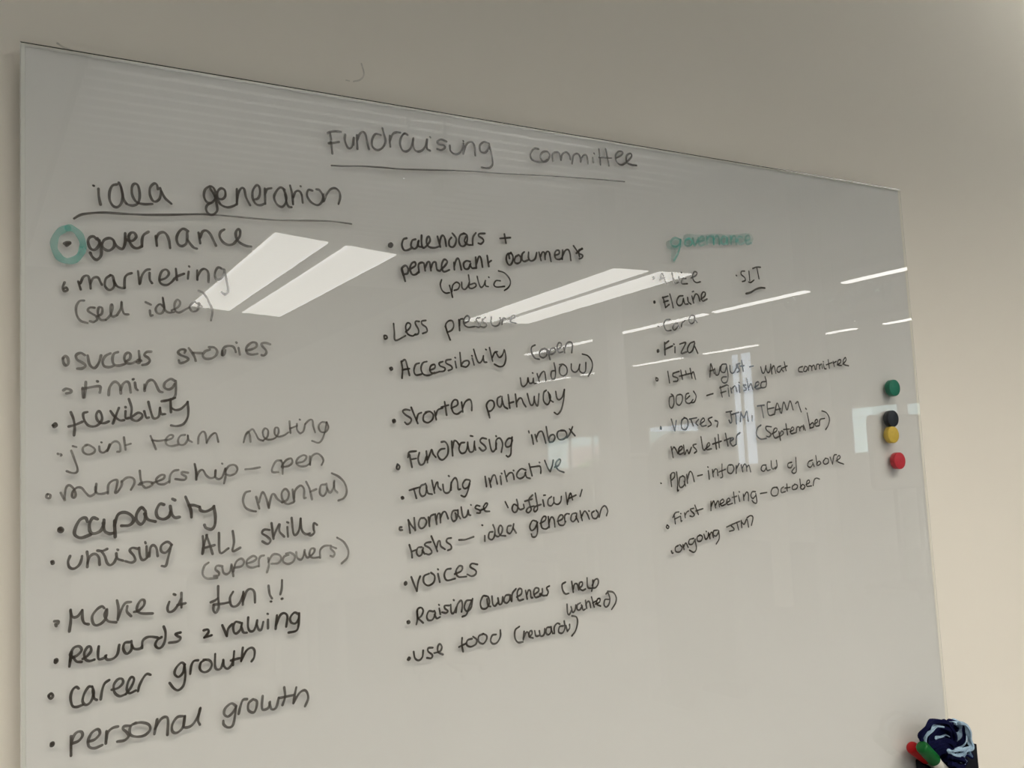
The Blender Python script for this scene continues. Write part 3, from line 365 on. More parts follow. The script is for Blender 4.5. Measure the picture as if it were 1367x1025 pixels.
('line','k',2.5,'line reading use food (rewards)',"4031,-1812 4042,-1795 4055,-1806 4038,-1823 4028,-1814;4098,-1746 4109,-1811 4151,-1841 4193,-1813 4205,-1749;4316,-1735 4265,-1732 4261,-1765 4306,-1807 4291,-1838 4244,-1828;4329,-1792 4397,-1783 4420,-1743 4398,-1707 4373,-1737 4377,-1789 4430,-1820;4661,-1679 4654,-1749 4665,-1822;4618,-1769 4704,-1743;4778,-1703 4724,-1712 4712,-1757 4756,-1784 4818,-1767 4835,-1723 4791,-1683;4918,-1670 4863,-1686 4857,-1745 4910,-1773 4952,-1734 4954,-1694 4913,-1667;5073,-1696 5025,-1700 5001,-1751 5027,-1788 5080,-1782 5123,-1724 5127,-1656;5368,-1648 5312,-1681 5305,-1763 5341,-1815 5402,-1818;5424,-1708 5408,-1797;5409,-1782 5449,-1723 5474,-1726 5487,-1770;5488,-1774 5525,-1748 5520,-1713 5494,-1723 5488,-1770 5537,-1794;5561,-1718 5573,-1775 5613,-1777;5621,-1726 5632,-1782 5678,-1776 5693,-1710;5762,-1702 5720,-1707 5706,-1758 5738,-1783 5774,-1754 5777,-1701;5773,-1716 5795,-1778;5815,-1780 5819,-1709 5860,-1673 5893,-1686;5938,-1711 5888,-1715 5874,-1772 5922,-1787 5959,-1739 5954,-1658;5974,-1713 5986,-1764;6024,-1706 6021,-1746 5989,-1777;6063,-1615 6123,-1635 6135,-1696 6102,-1784 6048,-1835"),
('highlight','u',16,'faded teal highlighter wash behind the word governance',"8161,2909 8352,2925 8595,2952 8843,2967 9097,2998 9269,3016;7859,2811 7937,2823 8031,2849"),
('highlight','u',10,'faded teal highlighter tail below the word governance',"7909,2773 7919,2701 7904,2615"),
('highlight','t',3.4,'teal word governance',"8036,2898 7959,2910 7886,2862 7897,2808 7965,2795 8030,2837 8048,2893;8048,2893 8027,2794 7971,2681 7911,2610;8193,2918 8136,2895 8116,2844 8153,2817 8218,2840 8238,2891 8201,2921;8257,2930 8280,2833 8354,2944;8349,2888 8447,2921 8435,2963 8378,2946 8349,2888 8376,2841 8450,2866;8501,2975 8494,2869;8500,2932 8541,2979 8590,2983;8615,2985 8613,2879;8618,2935 8673,2996 8712,2975 8712,2887;8845,2992 8788,3000 8749,2940 8770,2892 8829,2909 8858,2987;8858,2987 8856,2899;8922,3012 8920,2904;8926,2968 8973,3022 9013,3001 9012,2912;9132,3017 9074,3025 9051,2966 9080,2917 9150,2936;9179,2970 9267,3003 9255,3053 9202,3030 9187,2971 9217,2929 9297,2954"),
('line','k',2.4,'name at the top of the third column',"7571,2382 7577,2357 7554,2353 7559,2377;7662,2341 7703,2432 7736,2367 7770,2297;7676,2360 7746,2377;7868,2448 7892,2345 7913,2312 7967,2333;7978,2404 7983,2336;8021,2465 8028,2460;8094,2390 8036,2382 8019,2319 8113,2323;8180,2402 8264,2439 8285,2480 8240,2486 8207,2429 8222,2370 8269,2347 8333,2362"),
('line','k',2.6,'name beginning with E',"7544,2059 7558,2068 7565,2055 7548,2046 7546,2059;7694,2128 7715,2057 7726,1998;7688,2119 7781,2145;7699,2063 7776,2086;7726,1995 7788,2038;7809,2172 7836,2076 7849,1998;8025,2162 7956,2148 7914,2080 7938,2034 7996,2050 8030,2127;8027,2124 8046,2059 8098,2059;8099,2143 8106,2087 8148,2060;8175,2166 8196,2079;8191,2120 8239,2195 8283,2178 8302,2110;8185,2222 8209,2231;8322,2133 8391,2175 8404,2221 8368,2228 8335,2179 8349,2112 8430,2140"),
('line','k',2.3,'name beginning with C',"7590,1752 7602,1750;7788,1847 7712,1834 7680,1768 7717,1704 7792,1709;7905,1801 7843,1783 7820,1735 7854,1715 7910,1766;7915,1776 7940,1737;7962,1757 7975,1804 8030,1844;8184,1914 8131,1908 8097,1847 8130,1807 8182,1835 8200,1905;8193,1864 8234,1826"),
('line','k',2.6,'name beginning with F',"7546,1447 7565,1456 7573,1439 7551,1428 7549,1443;7673,1552 7667,1396;7671,1531 7741,1572;7665,1462 7799,1512;7835,1500 7829,1426;7817,1535 7827,1532;7916,1537 8014,1561 7990,1514 7930,1422 8027,1442;8162,1576 8091,1551 8040,1477 8064,1431 8124,1464 8169,1559;8162,1519 8207,1428"),
('line','k',2.4,'note SLT in capitals',"8972,2488 8982,2483;9131,2556 9073,2548 9066,2505 9123,2468 9128,2428 9074,2410;9209,2559 9211,2474 9211,2434;9189,2412 9230,2408 9292,2445;9282,2601 9352,2625 9429,2629;9360,2619 9385,2467"),
('underline','k',3.2,'short pen dash under SLT',"9124,2250 9216,2273 9311,2319 9405,2344 9483,2346"),
('line','k',2.3,'line reading 15th August - what committee',"7502,1107 7529,1097 7523,1072 7499,1072 7501,1099;7695,1189 7711,1044;7778,1168 7774,1128 7843,1107 7839,1070 7774,1061;7777,1165 7878,1191;7904,1206 7923,1090;7875,1129 8068,1168;7981,1200 7990,1160;8060,1231 8082,1106;8072,1146 8109,1187 8139,1091;8409,1290 8384,1122;8416,1296 8462,1170;8391,1202 8467,1221;8474,1237 8487,1155 8538,1163 8571,1261;8676,1298 8600,1284 8578,1205 8641,1187 8683,1263;8682,1290 8699,1153 8670,1065 8608,1050 8577,1090 8605,1124 8670,1129;8742,1279 8744,1196 8794,1181 8852,1247 8861,1296;8924,1310 8877,1296 8884,1255 8905,1217 8863,1190;8956,1352 8972,1207;8923,1271 8994,1280;9090,1266 9163,1279;9294,1269 9316,1190 9357,1198 9391,1286;9385,1271 9408,1199 9450,1207 9484,1302;9481,1309 9491,1177;9482,1225 9540,1288 9564,1186;9667,1287 9609,1267 9590,1219 9633,1201 9685,1260;9679,1242 9711,1210;9742,1344 9765,1225;9697,1258 9788,1289;10088,1286 10017,1265 10008,1217 10080,1211;10130,1279 10098,1225 10152,1223 10183,1272 10138,1290;10196,1231 10214,1295 10261,1288 10265,1232;10266,1281 10313,1308 10332,1248;10350,1248 10368,1313 10417,1317 10421,1257;10421,1299 10468,1326 10477,1266;10502,1334 10516,1266 10553,1260;10501,1363 10510,1359;10609,1390 10621,1268;10562,1316 10687,1352;10707,1368 10725,1296;10708,1342 10774,1370;10786,1320 10856,1352 10861,1395 10809,1378 10798,1320 10874,1312;10901,1330 10974,1386 10968,1428 10919,1385 10928,1327 11022,1309"),
('line','k',2.3,'line reading docs - Finished',"7747,879 7695,860 7683,762 7722,730 7759,791 7757,879 7723,903;7872,901 7810,881 7798,791 7847,765 7894,820 7899,886 7855,901;8007,915 7963,896 7952,805 8015,787 8073,834;7968,841 8024,881;8093,941 8130,878 8094,804 8026,794;8309,886 8418,910;8549,1002 8570,866;8537,984 8670,1024;8551,920 8642,942;8683,987 8689,875;8682,1015 8689,1012;8724,988 8738,920;8743,969 8808,1011 8836,936;8878,1027 8882,927;8879,1059 8887,1054;9000,1024 8954,1019 9005,970 8953,944;9022,1113 9046,958;9045,986 9092,1043 9121,967;9157,994 9233,1033 9226,1068 9177,1044 9176,975 9271,988;9366,1073 9285,1060 9274,994 9354,999 9376,1065 9358,1139"),
('line','k',2.4,'line reading Voices, STM, TEAMS',"7520,503 7530,491 7525,471 7515,482 7523,496;7700,592 7744,444;7744,448 7778,574;7923,606 7868,573 7857,483 7915,457 7962,510 7959,584 7906,609;7990,588 8115,604;8016,583 8048,506;8144,584 8096,540 8125,505;8162,522 8238,565 8221,598 8174,551 8189,496 8262,505;8370,608 8304,582 8352,519 8292,487;8417,563 8464,547 8444,484;8618,670 8719,681;8693,672 8707,558 8680,529 8659,567;8717,639 8840,665;8783,649 8784,516;8855,546 8877,666;8876,648 8927,598 8983,681 8994,544;9071,618 9066,550;9177,745 9306,758;9251,751 9274,590;9421,797 9365,785 9375,628 9485,634;9373,706 9484,723;9488,646 9548,784 9599,652;9503,690 9605,707;9615,645 9673,798 9723,688 9793,813 9838,690;9895,775 9940,800 9959,742 9990,661;10079,709 10094,696"),
('line','k',2.5,'line reading newsletter (September)',"7668,250 7688,113;7677,211 7717,242 7767,162;7774,179 7842,221 7835,253 7791,225 7791,154 7856,169;7870,266 7879,151 7922,207 7946,156 7995,234;8075,273 8022,255 8078,192 8038,161;8163,362 8182,211 8214,194;8227,209 8298,252 8291,285 8255,256 8246,199 8323,207;8397,342 8407,201;8350,265 8500,299;8455,385 8458,215;8582,397 8611,233;8553,305 8665,335;8652,287 8715,324 8681,335 8652,287 8691,231 8759,254;8756,267 8775,360 8835,400;9218,492 9151,453 9128,364 9195,309 9300,316;9406,467 9312,472 9313,425 9386,373 9352,334 9305,344;9408,372 9491,407 9505,443 9460,440 9429,379 9457,317 9545,340;9538,402 9556,285;9543,355 9589,408 9621,375 9557,338;9682,502 9697,356;9628,426 9741,432;9749,395 9823,423 9806,456 9767,427 9767,369 9849,378;9866,382 9885,451 9931,453 9936,403;9936,436 9992,467 10012,416;10014,479 10043,408;10104,646 10138,444;10131,477 10200,509 10208,453 10133,436;10225,491 10292,520 10285,553 10245,531 10248,465 10318,466;10325,471 10345,549 10439,566;10399,672 10487,642 10537,562 10504,471 10445,411"),
('line','k',2.3,'line reading Plan - inform all of above',"7468,-187 7476,-192;7628,-97 7633,-237;7625,-133 7647,-77 7694,-73 7690,-122 7645,-157;7727,-61 7734,-178 7724,-289 7742,-286;7831,-115 7773,-137 7753,-220 7780,-257 7836,-226 7855,-143 7819,-112;7839,-183 7855,-241;7887,-101 7890,-209;7895,-159 7938,-69 7976,-91 8002,-193;8064,-126 8145,-114;8246,-68 8254,-177;8241,-20 8248,-25;8317,-57 8321,-146;8322,-95 8367,-52 8397,-67 8400,-136;8484,6 8475,-87 8478,-153 8445,-168;8422,-92 8537,-62;8637,-10 8585,-19 8573,-98 8632,-118 8679,-68 8665,-15 8611,-6;8727,-24 8717,-121;8722,-69 8781,2;8814,-14 8834,-105;8829,-59 8872,-9 8903,-31 8906,-101;8906,-55 8948,-26 8972,-111;9255,-33 9188,-40 9163,-93 9212,-114 9260,-68;9254,-48 9269,-105 9328,-99;9354,18 9353,-68 9382,-92 9436,-69;9451,20 9454,-58 9423,-92;9734,-16 9666,-29 9657,-77 9709,-88 9741,-51;9819,48 9815,-60 9806,-144 9758,-166 9725,-139 9784,-88;10134,0 10061,-19 10034,-74 10086,-96 10137,-54;10135,-36 10159,-87;10206,59 10220,-78;10210,-57 10258,-20 10292,-48 10239,-78;10386,9 10343,-29 10370,-65 10437,-50 10446,1 10389,17;10486,26 10522,-71;10522,-69 10566,45 10621,58;10603,-29 10686,11 10672,44 10630,21 10629,-38 10747,-78"),
('line','k',2.3,'line reading First meeting - October',"7525,-698 7552,-722 7533,-741 7511,-722 7525,-700;7647,-586 7655,-693;7624,-614 7666,-561 7723,-552;7648,-636 7736,-607;7744,-606 7748,-666 7762,-663;7747,-573 7752,-576;7811,-570 7818,-629;7815,-600 7847,-564 7878,-550;7964,-521 7906,-535 7966,-596 7937,-624 7895,-613;7987,-486 8034,-603;7998,-557 8115,-536;8256,-454 8245,-569;8253,-518 8302,-450 8325,-539;8324,-509 8375,-454 8391,-529;8404,-500 8471,-469 8455,-438 8411,-466 8425,-518 8495,-505;8508,-492 8574,-461 8559,-430 8524,-455 8528,-510 8618,-498;8647,-358 8655,-503;8617,-424 8698,-412;8728,-404 8743,-480;8744,-356 8751,-362;8815,-394 8817,-471;8821,-426 8875,-369 8904,-402 8896,-482;9031,-372 8973,-372 8942,-424 8980,-457 9034,-418;9033,-395 9043,-486 9028,-522 8983,-508 8959,-481;9116,-401 9234,-393;9432,-335 9348,-340 9307,-398 9337,-442 9418,-435 9445,-370 9410,-332;9546,-335 9499,-359 9499,-408 9572,-400;9612,-301 9610,-393;9570,-353 9668,-347;9762,-316 9715,-335 9715,-378 9785,-372 9810,-330 9756,-308;9863,-248 9869,-371;9859,-356 9908,-321 9950,-349 9909,-385 9865,-374;9972,-326 10041,-300 10036,-268 9997,-284 9986,-347 10077,-349;10108,-347 10134,-275 10180,-248 10241,-263"),
('line','k',2.4,'line reading ongoing STM?',"7564,-1014 7573,-1041 7589,-1040;7679,-957 7631,-977 7632,-1026 7695,-1034 7737,-988 7702,-950;7754,-954 7767,-1013;7761,-984 7800,-937 7834,-992;7931,-890 7864,-902 7848,-951 7904,-958 7957,-903;7952,-919 7965,-1014 7921,-1060 7850,-1028;8041,-858 7991,-878 7992,-928 8049,-929 8075,-881 8034,-855;8101,-853 8122,-914 8160,-897 8178,-838;8139,-818 8145,-822;8183,-848 8195,-913;8189,-876 8230,-835 8254,-904;8336,-818 8267,-824 8259,-874 8307,-887 8353,-831;8350,-826 8350,-922 8294,-989;8488,-791 8602,-760;8559,-772 8614,-831 8530,-847;8613,-758 8718,-733;8666,-745 8689,-840;8743,-726 8744,-816;8742,-736 8790,-777 8844,-712 8863,-817;8848,-697 8912,-674 8952,-701 8915,-800"),
]
CLOTH = [
('navy_loop', [(1.1479, -0.3897), (1.1493, -0.3833), (1.1582, -0.3744), (1.1741, -0.371), (1.1895, -0.3725), (1.203, -0.3774), (1.2112, -0.3866), (1.2132, -0.3966), (1.209, -0.4065), (1.2037, -0.4152)], 0.036, 0.03, 'nn', 0.0042),
('pale_lining', [(1.1542, -0.3966), (1.1568, -0.3857), (1.1674, -0.3795), (1.1801, -0.3772), (1.1924, -0.3791)], 0.0355, 0.03, 'ss', 0.0016),
('inner_fold', [(1.1638, -0.4014), (1.1662, -0.3886), (1.1753, -0.3827), (1.1874, -0.3804), (1.1995, -0.3835), (1.2073, -0.3901), (1.2096, -0.3992), (1.2066, -0.4103)], 0.0345, 0.029, 'nn', 0.004),
('inner_pocket', [(1.1561, -0.4101), (1.1632, -0.4039), (1.176, -0.4005), (1.1855, -0.3998), (1.2009, -0.4022), (1.2091, -0.4114), (1.2054, -0.4252)], 0.036, 0.026, 'nn', 0.006),
('inner_pocket', [(1.1678, -0.4142), (1.1749, -0.4079), (1.1847, -0.405), (1.197, -0.4072), (1.2022, -0.4149), (1.2008, -0.4243)], 0.036, 0.026, 'nn', 0.006),
('inner_pocket', [(1.1728, -0.4228), (1.1802, -0.4146), (1.1899, -0.4126), (1.1985, -0.4181), (1.1971, -0.4274)], 0.036, 0.026, 'nn', 0.007),
('teal_lining', [(1.1814, -0.4035), (1.1821, -0.3945), (1.192, -0.3929), (1.2031, -0.393), (1.2112, -0.3973)], 0.031, 0.026, 'ss', 0.0014),
('backing_fold', [(1.1759, -0.4024), (1.1806, -0.3917), (1.1938, -0.3873), (1.2061, -0.3894), (1.2146, -0.3968), (1.2162, -0.4078)], 0.027, 0.02, 'nn', 0.012),
('pale_fold', [(1.2097, -0.3805), (1.2204, -0.3789), (1.2296, -0.382), (1.2328, -0.3874), (1.2293, -0.3946), (1.2219, -0.4011), (1.2132, -0.4054)], 0.036, 0.024, 'sn', 0.003),
('pale_fold', [(1.2158, -0.3792), (1.2302, -0.3799), (1.2389, -0.3871), (1.2393, -0.395), (1.2332, -0.4027), (1.2226, -0.4086), (1.2096, -0.4096)], 0.038, 0.024, 'ns', 0.003),
('pale_fold', [(1.2045, -0.3737), (1.2167, -0.3772), (1.2215, -0.3877), (1.2247, -0.3979), (1.2258, -0.4067), (1.2182, -0.4092), (1.1996, -0.4058), (1.1826, -0.4036), (1.1787, -0.4066), (1.183, -0.4112), (1.1981, -0.4157), (1.206, -0.4155), (1.2115, -0.4108), (1.2246, -0.4094)], 0.054, 0.0475, 'ss', 0.0028),
('pale_fold', [(1.2233, -0.408), (1.2207, -0.4142), (1.2201, -0.4199), (1.2126, -0.4146), (1.204, -0.4187), (1.2096, -0.4236), (1.2058, -0.4276)], 0.055, 0.0475, 'sn', 0.0022),
('navy_fold', [(1.1779, -0.414), (1.1915, -0.4175), (1.2033, -0.4226), (1.2058, -0.4269), (1.192, -0.4243), (1.1789, -0.418)], 0.054, 0.0475, 'nn', 0.005),
('navy_fold', [(1.1885, -0.4061), (1.1935, -0.4146), (1.2037, -0.4204), (1.2148, -0.4205), (1.2202, -0.4167), (1.2272, -0.4132), (1.2295, -0.4194)], 0.0475, 0.0462, 'nn', 0.004),
('navy_fold', [(1.2275, -0.3896), (1.2324, -0.4003), (1.2341, -0.4104), (1.2229, -0.4201), (1.2155, -0.4265), (1.2203, -0.4371)], 0.03, 0.022, 'nn', 0.008),
]
INNER = [(1.168, -0.3923), (1.1783, -0.3855), (1.1913, -0.3829), (1.2071, -0.3828), (1.2265, -0.3822), (1.2389, -0.3863), (1.2473, -0.3957), (1.2458, -0.4053), (1.238, -0.4137), (1.2265, -0.4253), (1.2182, -0.4374), (1.1779, -0.4315), (1.171, -0.4149), (1.1667, -0.4017)]
# ------------------------------------------------------------------ the room
WALL_Y = D + 0.022
X0, X1, YF, H = -6.0, 14.0, -22.0, 4.0

mb = MB(); mb.box((X0 - .2, WALL_Y, 0), (X1 + .2, WALL_Y + .2, H)); wall_back = tag(mb.build('wall_back', M['wall']), kind='structure')
mb = MB(); mb.box((X0, YF, -.1), (X1, WALL_Y, 0)); tag(mb.build('floor', M['carpet']), kind='structure')
mb = MB(); mb.box((X0 - .2, YF - .2, 0), (X1 + .2, YF, H)); tag(mb.build('wall_front', M['white_wall']), kind='structure')

# exposed steel deck: flat soffit strip beside the ribbed field
mb = MB()
mb.box((X0 - .2, YF - .2, H), (0.62, WALL_Y + .2, H + .15), 3)
mb.box((0.62, YF - .2, H), (5.42, WALL_Y + .2, H + .15))
mb.box((5.42, YF - .2, H), (X1 + .2, WALL_Y + .2, H + .15), 2)  # same deck in a paler tone, to brighten the far office
y = WALL_Y - 0.08
while y > -9.0:
    mb.box((0.66, y - .022, H - .045), (5.4, y + .022, H), 1)
    y -= 0.149
tag(mb.build('ceiling', [M['deck'], M['rib'], M['soffit'], M['grey']]), kind='structure')

# side walls with window openings: (y far, y near, z sill, z head)
def wall_with_openings(name, x, thick, opens, m):
    ops = sorted(opens)
    w = MB(); y = YF
    xa, xb = (x, x + thick)
    for (a, b, z0, z1) in ops:
        if a > y:
            w.box((xa, y, 0), (xb, a, H))
        w.box((xa, a, 0), (xb, b, z0)); w.box((xa, a, z1), (xb, b, H))
        y = b
    w.box((xa, y, 0), (xb, WALL_Y, H))
    return tag(w.build(name, m), kind='structure')

def ty(t):
    return 2 * D - t

RIGHT = [
    (ty(21.9), ty(19.3), 1.62, 2.46), (ty(17.45), ty(15.7), 1.60, 2.52), (ty(14.62), ty(13.98), 1.50, 3.84),
    (ty(11.66), ty(10.62), 1.60, 2.47), (ty(10.48), ty(8.9), 1.60, 2.45)]
wall_with_openings('wall_right', X1, 0.08, RIGHT, M['white_wall'])
LEFT = [(-12.0, -10.0, 0.9, 2.4)]
wall_with_openings('wall_left', X0 - 0.08, 0.08, LEFT, M['white_wall'])

def window(n, x, out, y0, y1, z0, z1, mullions):
    """a framed window set toward the outer face of a side wall"""
    xa = x + out * 0.01; xb = x + out * 0.05
    fr = MB(); w = 0.035
    fr.box((xa, y0, z0), (xb, y0 + w, z1)); fr.box((xa, y1 - w, z0), (xb, y1, z1))
    fr.box((xa, y0 + w, z0), (xb, y1 - w, z0 + w)); fr.box((xa, y0 + w, z1 - w), (xb, y1 - w, z1))
    for my in mullions:
        fr.box((xa, my - .03, z0 + w), (xb, my + .03, z1 - w))
    f = tag(fr.build('window_%d' % n, M['frame']), kind='structure')
    edges = [y0 + w] + [k for my in sorted(mullions) for k in (my - .03, my + .03)] + [y1 - w]
    for a, b in zip(edges[::2], edges[1::2]):
        p = MB(); xm = (xa + xb) / 2
        p.box((xm - .003, a - .004, z0 + w - .004), (xm + .003, b + .004, z1 - w + .004))
        p.build('window_pane', M['wpane'], f)
    return f

MULL = [[ty(20.75), ty(19.72)], [], [ty(14.34)], [], [ty(9.7)]]
for i, (o, ml) in enumerate(zip(RIGHT, MULL)):
    window(i + 1, X1, 1, *o, ml)
for i, o in enumerate(LEFT):
    window(i + 6, X0, -1, *o, [(o[0] + o[1]) / 2])

# columns and the overhead duct seen in the glass
mb = MB(); mb.box((4.72, ty(6.55), 0), (4.90, ty(6.35), H)); tag(mb.build('trim_1', M['grey']), kind='structure')
mb = MB(); mb.lathe((7.78, ty(7.55), 0), (0, 0, 1), [(0, .10), (H, .10)], 28); tag(mb.build('trim_2', M['cream'], smooth=True), kind='structure')

mb = MB(); mb.box((6.60, ty(5.98), 0), (6.79, ty(5.84), H)); tag(mb.build('trim_3', M['grey']), kind='structure')
mb = MB(); mb.box((7.08, ty(7.6), EYE + 2.0), (7.26, ty(3.0), H)); tag(mb.build('trim_4', M['duct']), kind='structure')
mb = MB(); mb.box((7.78, ty(7.6), EYE + 2.0), (7.98, ty(3.0), H)); tag(mb.build('trim_5', M['duct']), kind='structure')
au = empty('air_unit', (7.5, ty(6.85), EYE + 1.8), 'pale box-shaped air unit hanging under the ceiling, mirrored right of the SLT note', 'air unit')
mb = MB(); mb.box((7.38, ty(7.05), EYE + 1.82), (7.66, ty(6.66), EYE + 2.27)); mb.build('unit_casing', M['desk'], au, bevel=.01)
mb = MB(); mb.box((7.37, ty(7.0), EYE + 2.06), (7.381, ty(6.7), EYE + 2.10)); mb.build('air_slot', M['grey'], au)
mb = MB(); mb.box((7.50, ty(6.86), EYE + 2.26), (7.53, ty(6.83), H - .001)); mb.build('drop_rod', M['steel'], au)

duct = empty('ventilation_duct', (8.0, ty(7.5), EYE + 1.62), 'pale round air duct running under the ceiling, seen in the glass behind the round column', 'duct')
mb = MB(); mb.lathe((8.1, ty(5.0), EYE + 1.62), (-0.06, -1, 0), [(0, .13), (4.6, .13)], 24); mb.build('duct_run', M['duct'], duct, smooth=True)
for k in range(5):
    mb = MB(); mb.lathe((8.1 - .06 * k, ty(5.1 + 1.0 * k), EYE + 1.62), (-0.06, -1, 0), [(0, .14), (.04, .14)], 24); mb.build('duct_collar', M['duct'], duct, smooth=True)
    mb = MB(); mb.box((8.1 - .06 * k - .005, ty(5.12 + 1.0 * k) - .01, EYE + 1.70), (8.1 - .06 * k + .005, ty(5.12 + 1.0 * k) + .01, H - .001)); mb.build('duct_hanger', M['steel'], duct)

foil = empty('foil_duct', (7.6, ty(6.6), EYE + 1.5), 'shiny crumpled foil duct above the pale air duct, mirrored near the right edge', 'duct')
mb = MB(); pts = []
for k in range(40):
    u = k / 39
    pts.append((7.45 + .25 * u, ty(6.85 - 1.0 * u), EYE + 1.60 + .05 * math.sin(u * 9)))
mb.tube(pts, .10, 14)
rng = random.Random(3)
mb.v = [(a + rng.uniform(-.022, .022), b + rng.uniform(-.022, .022), c + rng.uniform(-.022, .022)) for a, b, c in mb.v]
mb.build('foil_sleeve', M['foil'], foil)
mb = MB(); mb.box((7.57, ty(6.36) - .01, EYE + 1.66), (7.58, ty(6.36) + .01, H)); mb.build('duct_hanger', M['steel'], foil)

# ------------------------------------------------------------------ ceiling lights
def twin_light(c, label, group='suspended twin-panel lights', beam=0.1, glow='lamp'):
    """c: corners as (x, y, z): near-left, near-right, far-right, far-left of the luminous face (near = towards the board)"""
    nl, nr, fr, fl = [Vector(p) for p in c]
    o = (nl + nr + fr + fl) / 4
    root = empty('ceiling_light', o, label, 'ceiling light', group)
    up = Vector((0, 0, 1))
    def at(u, v, dz=0.0):
        return nl * (1 - u) * (1 - v) + nr * u * (1 - v) + fr * u * v + fl * (1 - u) * v + up * dz
    def slab(m, u0, u1, v0, v1, z0, z1):
        m.hexa([at(u0, v0, z0), at(u1, v0, z0), at(u1, v1, z0), at(u0, v1, z0)], [at(u0, v0, z1), at(u1, v0, z1), at(u1, v1, z1), at(u0, v1, z1)])
    m = MB(); slab(m, -.006, 1.006, -.003, 1.003, .0045, .05); m.build('lamp_housing', M['housing'], root)
    for (a, b) in ((0, .425), (.575, 1.0)):
        m = MB(); slab(m, a, b, 0, 1, 0, .004); m.build('diffuser', M[glow], root)
        if glow == 'lamp':
            for (p, q) in ((a, a + .022), (b - .022, b)):
                m = MB(); slab(m, p, q, 0, 1, -.001, -.0002); m.build('edge_glow', M['lamp_edge'], root)  # glowing strips stand in for the lit edges of the frame
        ld = bpy.data.lights.new('added_panel_beam', 'AREA')      # added lamp, narrowed so the top of the wall stays dim
        ld.shape = 'RECTANGLE'; ld.energy = PANEL_BEAM * beam; ld.color = (1.0, 0.93, 0.82); ld.spread = math.radians(PANEL_SPREAD)
        e1 = at((a + b) / 2, 1) - at((a + b) / 2, 0); ld.size = (at(b, .5) - at(a, .5)).length * .95; ld.size_y = e1.length * .98
        lo = bpy.data.objects.new('added_panel_beam', ld); COL.objects.link(lo); lo.parent = root
        lo.matrix_parent_inverse = Matrix.Translation(-o)
        lo.location = at((a + b) / 2, .5, -.004)
        lo.rotation_euler = (0, 0, math.atan2(-e1.x, e1.y))
    m = MB(); slab(m, .04, .96, .02, .98, .051, .053); m.build('added_uplight', M['uplamp'], root)  # glowing top added to throw light on the ceiling
    if 'mirrored' in label:
        ld = bpy.data.lights.new('added_up_beam', 'AREA'); ld.shape = 'RECTANGLE'; ld.energy = UP_BEAM; ld.spread = math.radians(135)  # extra lamp added to bring out the deck ribs
        ld.size = .5; ld.size_y = 1.75; ld.color = (1.0, 0.98, 0.94)
        lo = bpy.data.objects.new('added_up_beam', ld); COL.objects.link(lo); lo.parent = root
        lo.matrix_parent_inverse = Matrix.Translation(-o); lo.location = o + up * .075; lo.rotation_euler = (math.pi, 0, 0)
    for (u, v) in ((.5, .12), (.5, .88)):
        p = at(u, v, .05); m = MB(); m.tube([p, (p.x, p.y, H - .046)], .003, 6); m.build('suspension_wire', M['steel'], root)
    return root

def level(x0, x1, t0, t1, h=1.15):
    return [(x0, ty(t0), EYE + h), (x1, ty(t0), EYE + h), (x1, ty(t1), EYE + h), (x0, ty(t1), EYE + h)]

A = [real(.304, .2754, 4.176), real(.447, .262, 4.176), real(.307, .183, 6.04), real(.2126, .1904, 6.04)]
twin_light(A, 'twin-strip ceiling light mirrored left of centre, hanging slightly tilted over the word marketing', None)
B = [real(.763, .2672, 4.304), real(.900, .2688, 4.304), real(.6225, .1877, 6.14), real(.5325, .1872, 6.14)]
twin_light(B, 'twin-strip ceiling light mirrored right of centre, its far end over the word pressure', None)
for i, x in enumerate((-0.75, -2.75, -4.75)):  # unseen lights, added to raise the general light on the wall
    twin_light(level(x, x + .585, 4.25, 6.1), 'added unseen twin-strip ceiling light, %s left of the board' % ('first', 'second', 'third')[i], 'added lights left of the picture', 0.1, 'lamp' if i == 0 else 'row_lamp')

for x0, nm in ((-1.45, 'first'), (0.55, 'second'), (3.2, 'third')):  # unseen row, added to brighten the wall from the board downwards
    ya, yb = D - 0.98, D - 1.56
    twin_light([(x0, ya, EYE + 1.15), (x0, yb, EYE + 1.15), (x0 + 1.86, yb, EYE + 1.15), (x0 + 1.86, ya, EYE + 1.15)],
               'added unseen twin-strip light along the wall above the board, %s from the left' % nm, 'added lights above the picture', ROW_BEAM * (0.55 if nm == 'third' else 1.04), 'row_lamp')

